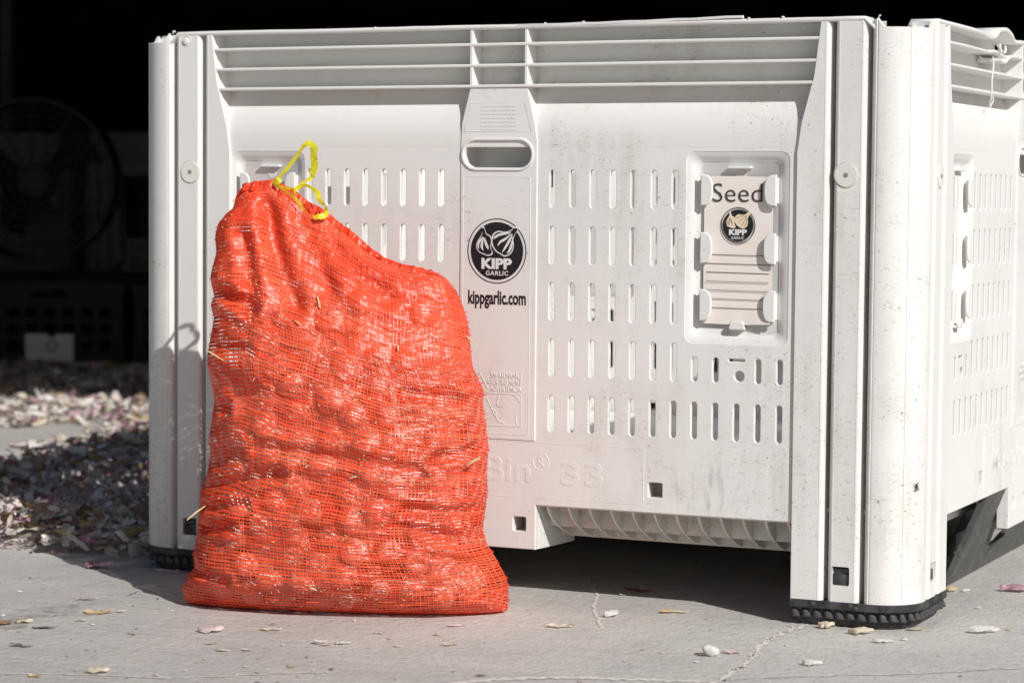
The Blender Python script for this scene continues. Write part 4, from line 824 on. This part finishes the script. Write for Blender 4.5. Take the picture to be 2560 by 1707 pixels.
# (x, y, length, width ratio, curl, cup, yaw, flip, material, label)
SK = [(-.660, -.030, .046, .62, .10, .34, 20, 1, 'skin_purple', 'large purple garlic skin at the edge of the shadow left of the bin'),
 (-.429, -.366, .043, .45, .12, .12, 18, 0, 'skin_orange', 'tan orange garlic skin with pale rim on the lit concrete far left'),
 (-.405, -.345, .012, .8, .3, .3, 60, 0, 'skin_white', 'small white skin curl touching the tan orange skin at left'),
 (-.507, -.283, .030, .40, .05, .15, 30, 0, 'skin_pink', 'flat mauve skin sliver just behind the tan orange skin'),
 (-.414, -.428, .017, .8, .15, .2, 50, 0, 'skin_white', 'small white skin in front of the tan orange skin'),
 (-.475, -.474, .025, .7, .15, .3, 10, 1, 'skin_tan', 'yellowish crumpled skin near the left edge of the picture'),
 (-.491, -.493, .022, .7, .15, .3, 70, 1, 'skin_brown', 'brown skin flake at the very left edge'),
 (-.425, -.496, .034, .35, .06, .15, 22, 0, 'skin_grey', 'grey dry leaf scrap on the lit concrete at left'),
 (-.376, -.615, .030, .35, .06, .15, 26, 0, 'skin_grey', 'dark dry leaf scrap low at the left'),
 (-.191, -.713, .029, .70, .12, .34, 24, 1, 'skin_tan', 'tan cupped skin at the bottom left of the picture'),
 (-.244, -.767, .016, .6, .15, .3, 10, 0, 'skin_orange', 'small orange skin at the bottom left corner'),
 (-.217, -.417, .035, .62, .10, .36, 22, 1, 'skin_pink', 'pale pink arched skin in front of the left end of the sack'),
 (-.168, -.491, .019, .5, .15, .2, 30, 0, 'skin_tan', 'small tan skin in front of the pale pink arched skin'),
 (-.132, -.525, .018, .6, .15, .2, 10, 1, 'skin_tan', 'small cream skin nearest the camera left of centre'),
 (-.105, -.508, .016, .6, .1, .2, 24, 0, 'skin_white', 'small white skin right of the small cream skin'),
 (-.046, -.425, .019, .75, .2, .35, 40, 0, 'skin_white', 'white curled skin in front of the middle of the sack'),
 (-.034, -.430, .016, .6, .05, .1, 20, 0, 'skin_pink', 'mauve sliver between the two white curls before the sack'),
 (-.020, -.414, .022, .5, .2, .3, 15, 1, 'skin_white', 'white folded skin right of the mauve sliver before the sack'),
 (-.153, -.370, .030, .35, .08, .2, 22, 0, 'skin_tan', 'thin tan skin strip in front of the sack'),
 (-.014, -.324, .016, .4, .1, .2, 26, 0, 'skin_tan', 'tiny tan strip just in front of the sack centre'),
 (.107, -.358, .024, .4, .15, .2, 30, 0, 'skin_tan', 'forked tan skin in front of the right end of the sack'),
 (.050, -.231, .022, .45, .15, .2, 30, 1, 'skin_pink', 'small pinkish skin beside the right corner of the sack'),
 (.208, -.060, .026, .70, .25, .5, 70, 1, 'skin_white', 'white pointed skin on the lit concrete beside the thin crack'),
 (.267, .003, .026, .5, .2, .3, 35, 1, 'skin_orange', 'reddish brown crumpled skin near the shadow under the bin'),
 (.284, .012, .018, .6, .2, .2, 20, 0, 'skin_white', 'white scrap touching the reddish brown crumpled skin'),
 (.181, -.172, .040, .30, .12, .2, 18, 0, 'skin_tan', 'long tan skin strip between sack and stone'),
 (.160, .155, .044, .28, .10, .2, 20, 0, 'skin_red', 'dark red skin in the shadow under the bin'),
 (.050, .240, .020, .6, .15, .2, 30, 0, 'skin_white', 'pale skin deep in the shadow under the bin'),
 (.154, .108, .009, .8, .2, .2, 0, 0, 'skin_white', 'tiny white scrap at the shadow edge under the bin'),
 (.448, -.238, .026, .5, .1, .12, 25, 0, 'skin_pink', 'pale skin lying on the crack beside the stone'),
 (.500, -.010, .022, .9, .2, .5, 10, 1, 'skin_tan', 'cream crumpled skin leaning on the rubber foot'),
 (.554, -.030, .034, .62, .25, .35, 25, 1, 'skin_tan', 'tan crumpled skin in front of the rubber foot'),
 (.612, .030, .024, .5, .1, .2, 30, 0, 'skin_tan', 'flat tan skin at the outer corner of the rubber foot'),
 (.599, -.076, .031, .45, .12, .2, 25, 1, 'skin_white', 'white curved skin before the rubber foot'),
 (.563, -.268, .025, .75, .2, .4, 15, 1, 'skin_white', 'translucent white crumpled skin low at the right'),
 (.699, .054, .040, .60, .22, .40, 35, 1, 'skin_white', 'white winged skin alone on the concrete right of the bin'),
 (.569, .371, .020, .8, .2, .5, 30, 1, 'skin_orange', 'orange brown clove husk beside the black runner'),
 (.590, .378, .014, .7, .2, .4, 30, 1, 'skin_white', 'white scrap against the orange brown clove husk'),
 (.662, .420, .062, .40, .05, .38, 24, 1, 'skin_purple', 'long purple skin at the right edge of the picture')]
for k, (x, y, L, wr, cl, cp_, yaw, flip, mt, lab) in enumerate(SK):
    me = skin_mesh(L, L*wr, cl*(.9 if not flip else -.5), cp_*(1 if not flip else -1), 100+k*7, .22)
    o = mobj('garlic_skin', me, M[mt], None, (x, y, .0002)); o.rotation_euler = (R_(random.uniform(-6, 6)), R_(random.uniform(-6, 6)), R_(yaw)); mz = 0
    tag(o, lab, 'garlic skin', 'garlic skins scattered on the concrete')
# stone
bm = bmesh.new(); bmesh.ops.create_icosphere(bm, subdivisions=3, radius=1)
for v_ in bm.verts: v_.co *= 1+.28*mnoise.noise(v_.co*1.3+Vector((3, 1, 2)))+.05*mnoise.noise(v_.co*6)
me = bpy.data.meshes.new('stone'); bm.to_mesh(me); bm.free(); smooth(me, 30); o = mobj('stone', me, M['stone'], None, (.429, -.268, .0072)); o.scale = (.0105, .0085, .0078); o.rotation_euler = (0, .2, .6); tag(o, 'small rounded grey stone on the concrete near the crack', 'stone')
# loose crumbs and flecks everywhere on the slab
def flecks(n, seed):
    rnd = random.Random(seed); V = []; F = []; Cc = []
    pal = [(.80, .77, .72), (.70, .60, .45), (.66, .55, .54), (.30, .24, .18), (.55, .42, .25), (.84, .82, .80), (.2, .19, .18)]
    for _ in range(n):
        if rnd.random() < .55: x = rnd.uniform(-.75, .1); y = -.78+rnd.random()**1.3*.85-(.35 if x > -.25 else 0)*rnd.random()
        else: x = rnd.uniform(-.4, 1.0); y = rnd.uniform(-.75, .5)
        L = rnd.choice((.001, .001, .0012, .0015, .002, .002, .003, .004, .006))*rnd.uniform(.7, 1.3); w = L*rnd.uniform(.25, .8); a = rnd.uniform(0, 6.3); c = rnd.choice(pal); i = len(V); h = L*rnd.uniform(.1, .45)
        for px, py, pz in ((-L, 0, 0), (0, -w, h*.6), (L, 0, h*.2), (0, w, 0), (0, 0, h)): V.append((x+px*math.cos(a)-py*math.sin(a), y+px*math.sin(a)+py*math.cos(a), .0012+pz))
        F += [(i, i+1, i+4), (i+1, i+2, i+4), (i+2, i+3, i+4), (i+3, i, i+4)]; Cc += [(*c, 1)]*5
    me = pyd('skin_flecks', V, F); ca = me.color_attributes.new('tint', 'FLOAT_COLOR', 'POINT'); ca.data.foreach_set('color', np.array(Cc).ravel()); return me
o = mobj('skin_flecks', flecks(800, 9), M['pile']); tag(o, 'tiny dry flecks of skin and grit strewn over the concrete', 'debris', kind='stuff')
# heap of skins left of the bin
def inside(p, poly):
    x, y = p; c = False; j = len(poly)-1
    for i in range(len(poly)):
        if (poly[i][1] > y) != (poly[j][1] > y) and x < (poly[j][0]-poly[i][0])*(y-poly[i][1])/(poly[j][1]-poly[i][1])+poly[i][0]: c = not c
        j = i
    return c
PA = [(-1.07, 0.081), (-0.893, 0.045), (-0.805, 0.075), (-0.737, 0.085), (-0.651, 0.12), (-0.640, 0.20), (-.64, 1.3), (-1.2, 1.9), (-1.844, 2.059), (-1.831, 1.863), (-1.742, 1.601), (-1.659, 1.309), (-1.59, 0.967), (-1.75, .90), (-1.9, 0.5), (-1.4, 0.05)]
PB = [(-2.45, 1.40), (-2.131, 1.69), (-2.042, 1.835), (-2.013, 1.961), (-1.845, 1.90), (-1.70, 1.926), (-1.4, 2.6), (-3.2, 4.9), (-4.6, 4.1), (-3.4, 2.4)]
PAL = [((.86, .82, .77), 7), ((.80, .69, .66), 4), ((.80, .72, .58), 3), ((.58, .40, .44), 3), ((.42, .22, .30), 2), ((.62, .44, .24), 2), ((.36, .24, .16), 2), ((.86, .84, .80), 3), ((.70, .54, .26), .4)]
def heap(name, poly, n, smin, smax, hz, seed):
    rnd = random.Random(seed); xs = [p[0] for p in poly]; ys = [p[1] for p in poly]; V = []; F = []; Cc = []; cols = [c for c, w in PAL]; ws = [w for c, w in PAL]; k = 0
    while k < n:
        x = rnd.uniform(min(xs), max(xs)); y = rnd.uniform(min(ys), max(ys))
        if not inside((x+rnd.gauss(0, .035), y+rnd.gauss(0, .035)), poly) or (Vector((x, y, 0))-C0).dot(ef) > 7.75: continue
        k += 1; L = rnd.uniform(smin, smax); w = L*rnd.choice((.25, .4, .55, .7, .85)); c = rnd.choices(cols, ws)[0]; sh = rnd.uniform(.8, 1.08); c = tuple(min(.9, q*sh) for q in c)
        rot = Matrix.Rotation(rnd.uniform(0, 6.3), 3, 'Z') @ Matrix.Rotation(rnd.gauss(0, .55), 3, 'X') @ Matrix.Rotation(rnd.gauss(0, .45), 3, 'Y'); cup = rnd.uniform(-.5, .5); i = len(V); z = rnd.random()**1.5*hz*(.6+.6*mnoise.noise(Vector((x*3, y*3, 1))))+.006
        for a in range(4):
            t = -1+2*a/3
            for b in range(3):
                s = b-1; q = rot @ Vector((t*L/2+rnd.uniform(-.12, .12)*L, s*w/2*(1-t*t*.75)*rnd.uniform(.55, 1.25), cup*w*s*s*.6+.22*L*cup*t*t+rnd.uniform(-.06, .06)*L)); V.append((x+q.x, y+q.y, max(.002, z+q.z)))
        F += [(i+a*3+b, i+a*3+b+3, i+a*3+b+4, i+a*3+b+1) for a in range(3) for b in range(2)]; Cc += [(*c, 1)]*12
    me = pyd(name, V, F, 80); ca = me.color_attributes.new('tint', 'FLOAT_COLOR', 'POINT'); ca.data.foreach_set('color', np.array(Cc).ravel()); return me
o = mobj('garlic_skin_heap', heap('garlic_skin_heap', PA, 11000, .012, .042, .055, 2), M['pile']); tag(o, 'heap of white pink and purple garlic skins left of the bin', 'garlic skins', kind='stuff')
o = mobj('garlic_skin_heap', heap('garlic_skin_heap_far', PB, 13000, .016, .050, .05, 3), M['pile']); tag(o, 'farther heap of cream garlic skins reaching into the dark barn', 'garlic skins', kind='stuff')

# ================================================================== things in the dark barn
def crate(r, f, z, label, tagpl):
    t = empty('plastic_crate', bw(r, f, z), YAW); tag(t, label, 'crate', 'black crates in the barn'); w, d, h = .245, .19, .265
    for y0, nm in ((-d, 'crate_side'), (d-.006, 'crate_side')):
        hs = [rrect(-w+.04+i*.062, -w+.08+i*.062, .04+j*.055, .075+j*.055, .004, 2) for i in range(7) for j in range(3)]+[rrect(-.06, .06, .215, .240, .01, 3)]
        plate(nm, [(-w, .0), (w, .0), (w, h), (-w, h)], hs, y0, y0+.006, 0, M['crate'], t)
    for x0 in (-w, w-.006): box('crate_end', x0, x0+.006, -d+.006, d-.006, 0, h, M['crate'], t)
    box('crate_base', -w+.006, w-.006, -d+.006, d-.006, .002, .010, M['crate'], t); box('crate_rim', -w-.008, w+.008, -d-.008, -d-.0005, h-.02, h, M['crate'], t)
    if tagpl:
        c = plate('crate_plate', [(-.080, .008), (.080, .008), (.080, .098), (.020, .098), (.020, .087), (-.004, .087), (-.004, .098), (-.080, .098)], (), -d-.006, -d-.002, 0, M['plate_white'], t)
        plate('plate_emblem', circle(.008, .058, .019, 24), [circle(.008, .058, .013, 20)], -d-.0075, -d-.0055, 0, M['steel'], c)
    return t
crate(-1.547, 8.35, 0, 'black plastic crate with a white plate in front of the dark barn wall', True)
crate(-2.07, 8.35, 0, 'black plastic crate at the left edge beside the plated crate', False)
crate(-1.03, 8.40, 0, 'black plastic crate half hidden behind the left post of the bin', False)
# drum fan
FR = .285; fan = empty('drum_fan', bw(-1.70, 8.75, .275), YAW); tag(fan, 'large round caged floor fan standing in the dark barn', 'fan'); FZ = .335
def ringm(name, r, y, rad, par): return mobj(name, tube_mesh(name, [(r*math.cos(a*math.pi/24), y, FZ+r*math.sin(a*math.pi/24)) for a in range(48)], rad, 6, True), M['fan'], par)
v = []; n = 48
for y in (-.10, .12):
    for k in range(n): v.append((FR*math.cos(2*math.pi*k/n), y, FZ+FR*math.sin(2*math.pi*k/n)))
mobj('drum', pyd('drum', v, [(k, (k+1) % n, n+(k+1) % n, n+k) for k in range(n)], 60), M['fan_dark'], fan)
for i in range(9): ringm('cage_ring', FR*(.2+.1*i), -.105, .0035 if i < 8 else .008, fan)
for i in range(12):
    a = math.pi*2*i/12; mobj('cage_spoke', tube_mesh('cage_spoke', [(.05*math.cos(a), -.108, FZ+.05*math.sin(a)), (FR*math.cos(a), -.105, FZ+FR*math.sin(a))], .003, 5), M['fan'], fan)
for i in range(3):
    a0 = R_(40+120*i); v = []
    for q in range(7):
        r = .05+.215*q/6
        for s in (-1, 1): a = a0+s*(.32+.10*q/6); v.append((r*math.cos(a), s*.03, FZ+r*math.sin(a)))
    mobj('blade', pyd('blade', v, [(2*q, 2*q+1, 2*q+3, 2*q+2) for q in range(6)], 60), M['fan_dark'], fan)
mobj('hub', tube_mesh('hub', [(0, -.06, FZ), (0, .09, FZ)], .06, 16), M['fan_dark'], fan)
for s in (-1, 1): mobj('stand', tube_mesh('stand', [(s*.30, .0, FZ), (s*.31, .0, .05), (s*.27, -.12, .004), (s*.27, .16, .004)], .011, 6), M['fan'], fan)
# a table of pallets carries the fan
box_t = empty('wooden_pallet', bw(-1.70, 8.85, 0), YAW); tag(box_t, 'dark pallet stack under the round fan in the barn', 'pallet')
for zz in (.0, .135):
    for i in range(6): box('board', -.6, .6, -.2+i*.115, -.2+i*.115+.09, zz+.115, zz+.135, M['barn'], box_t)
    for x in (-.58, 0, .52): box('bearer', x, x+.06, -.2, .465, zz+.002, zz+.115, M['barn'], box_t)
# a second pale bin deep in the barn, same mould, shade put into its colour
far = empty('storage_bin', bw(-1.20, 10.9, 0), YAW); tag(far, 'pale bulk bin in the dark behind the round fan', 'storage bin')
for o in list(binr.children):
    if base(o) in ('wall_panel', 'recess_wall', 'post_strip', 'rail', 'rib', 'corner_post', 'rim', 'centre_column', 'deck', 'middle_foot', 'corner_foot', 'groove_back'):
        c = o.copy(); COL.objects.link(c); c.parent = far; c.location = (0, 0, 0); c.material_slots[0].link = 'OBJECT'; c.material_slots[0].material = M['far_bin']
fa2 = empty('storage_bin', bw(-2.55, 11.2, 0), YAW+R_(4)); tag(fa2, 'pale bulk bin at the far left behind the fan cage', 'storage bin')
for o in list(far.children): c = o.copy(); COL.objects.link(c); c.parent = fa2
st = empty('steel_post', bw(-2.56, 12.4, 0), YAW); tag(st, 'grey steel post at the far left of the dark barn', 'post')
box('shaft', -.03, .03, -.04, .04, .02, 3.2, M['steel'], st); box('base_plate', -.10, .10, -.10, .10, 0.001, .02, M['steel'], st)
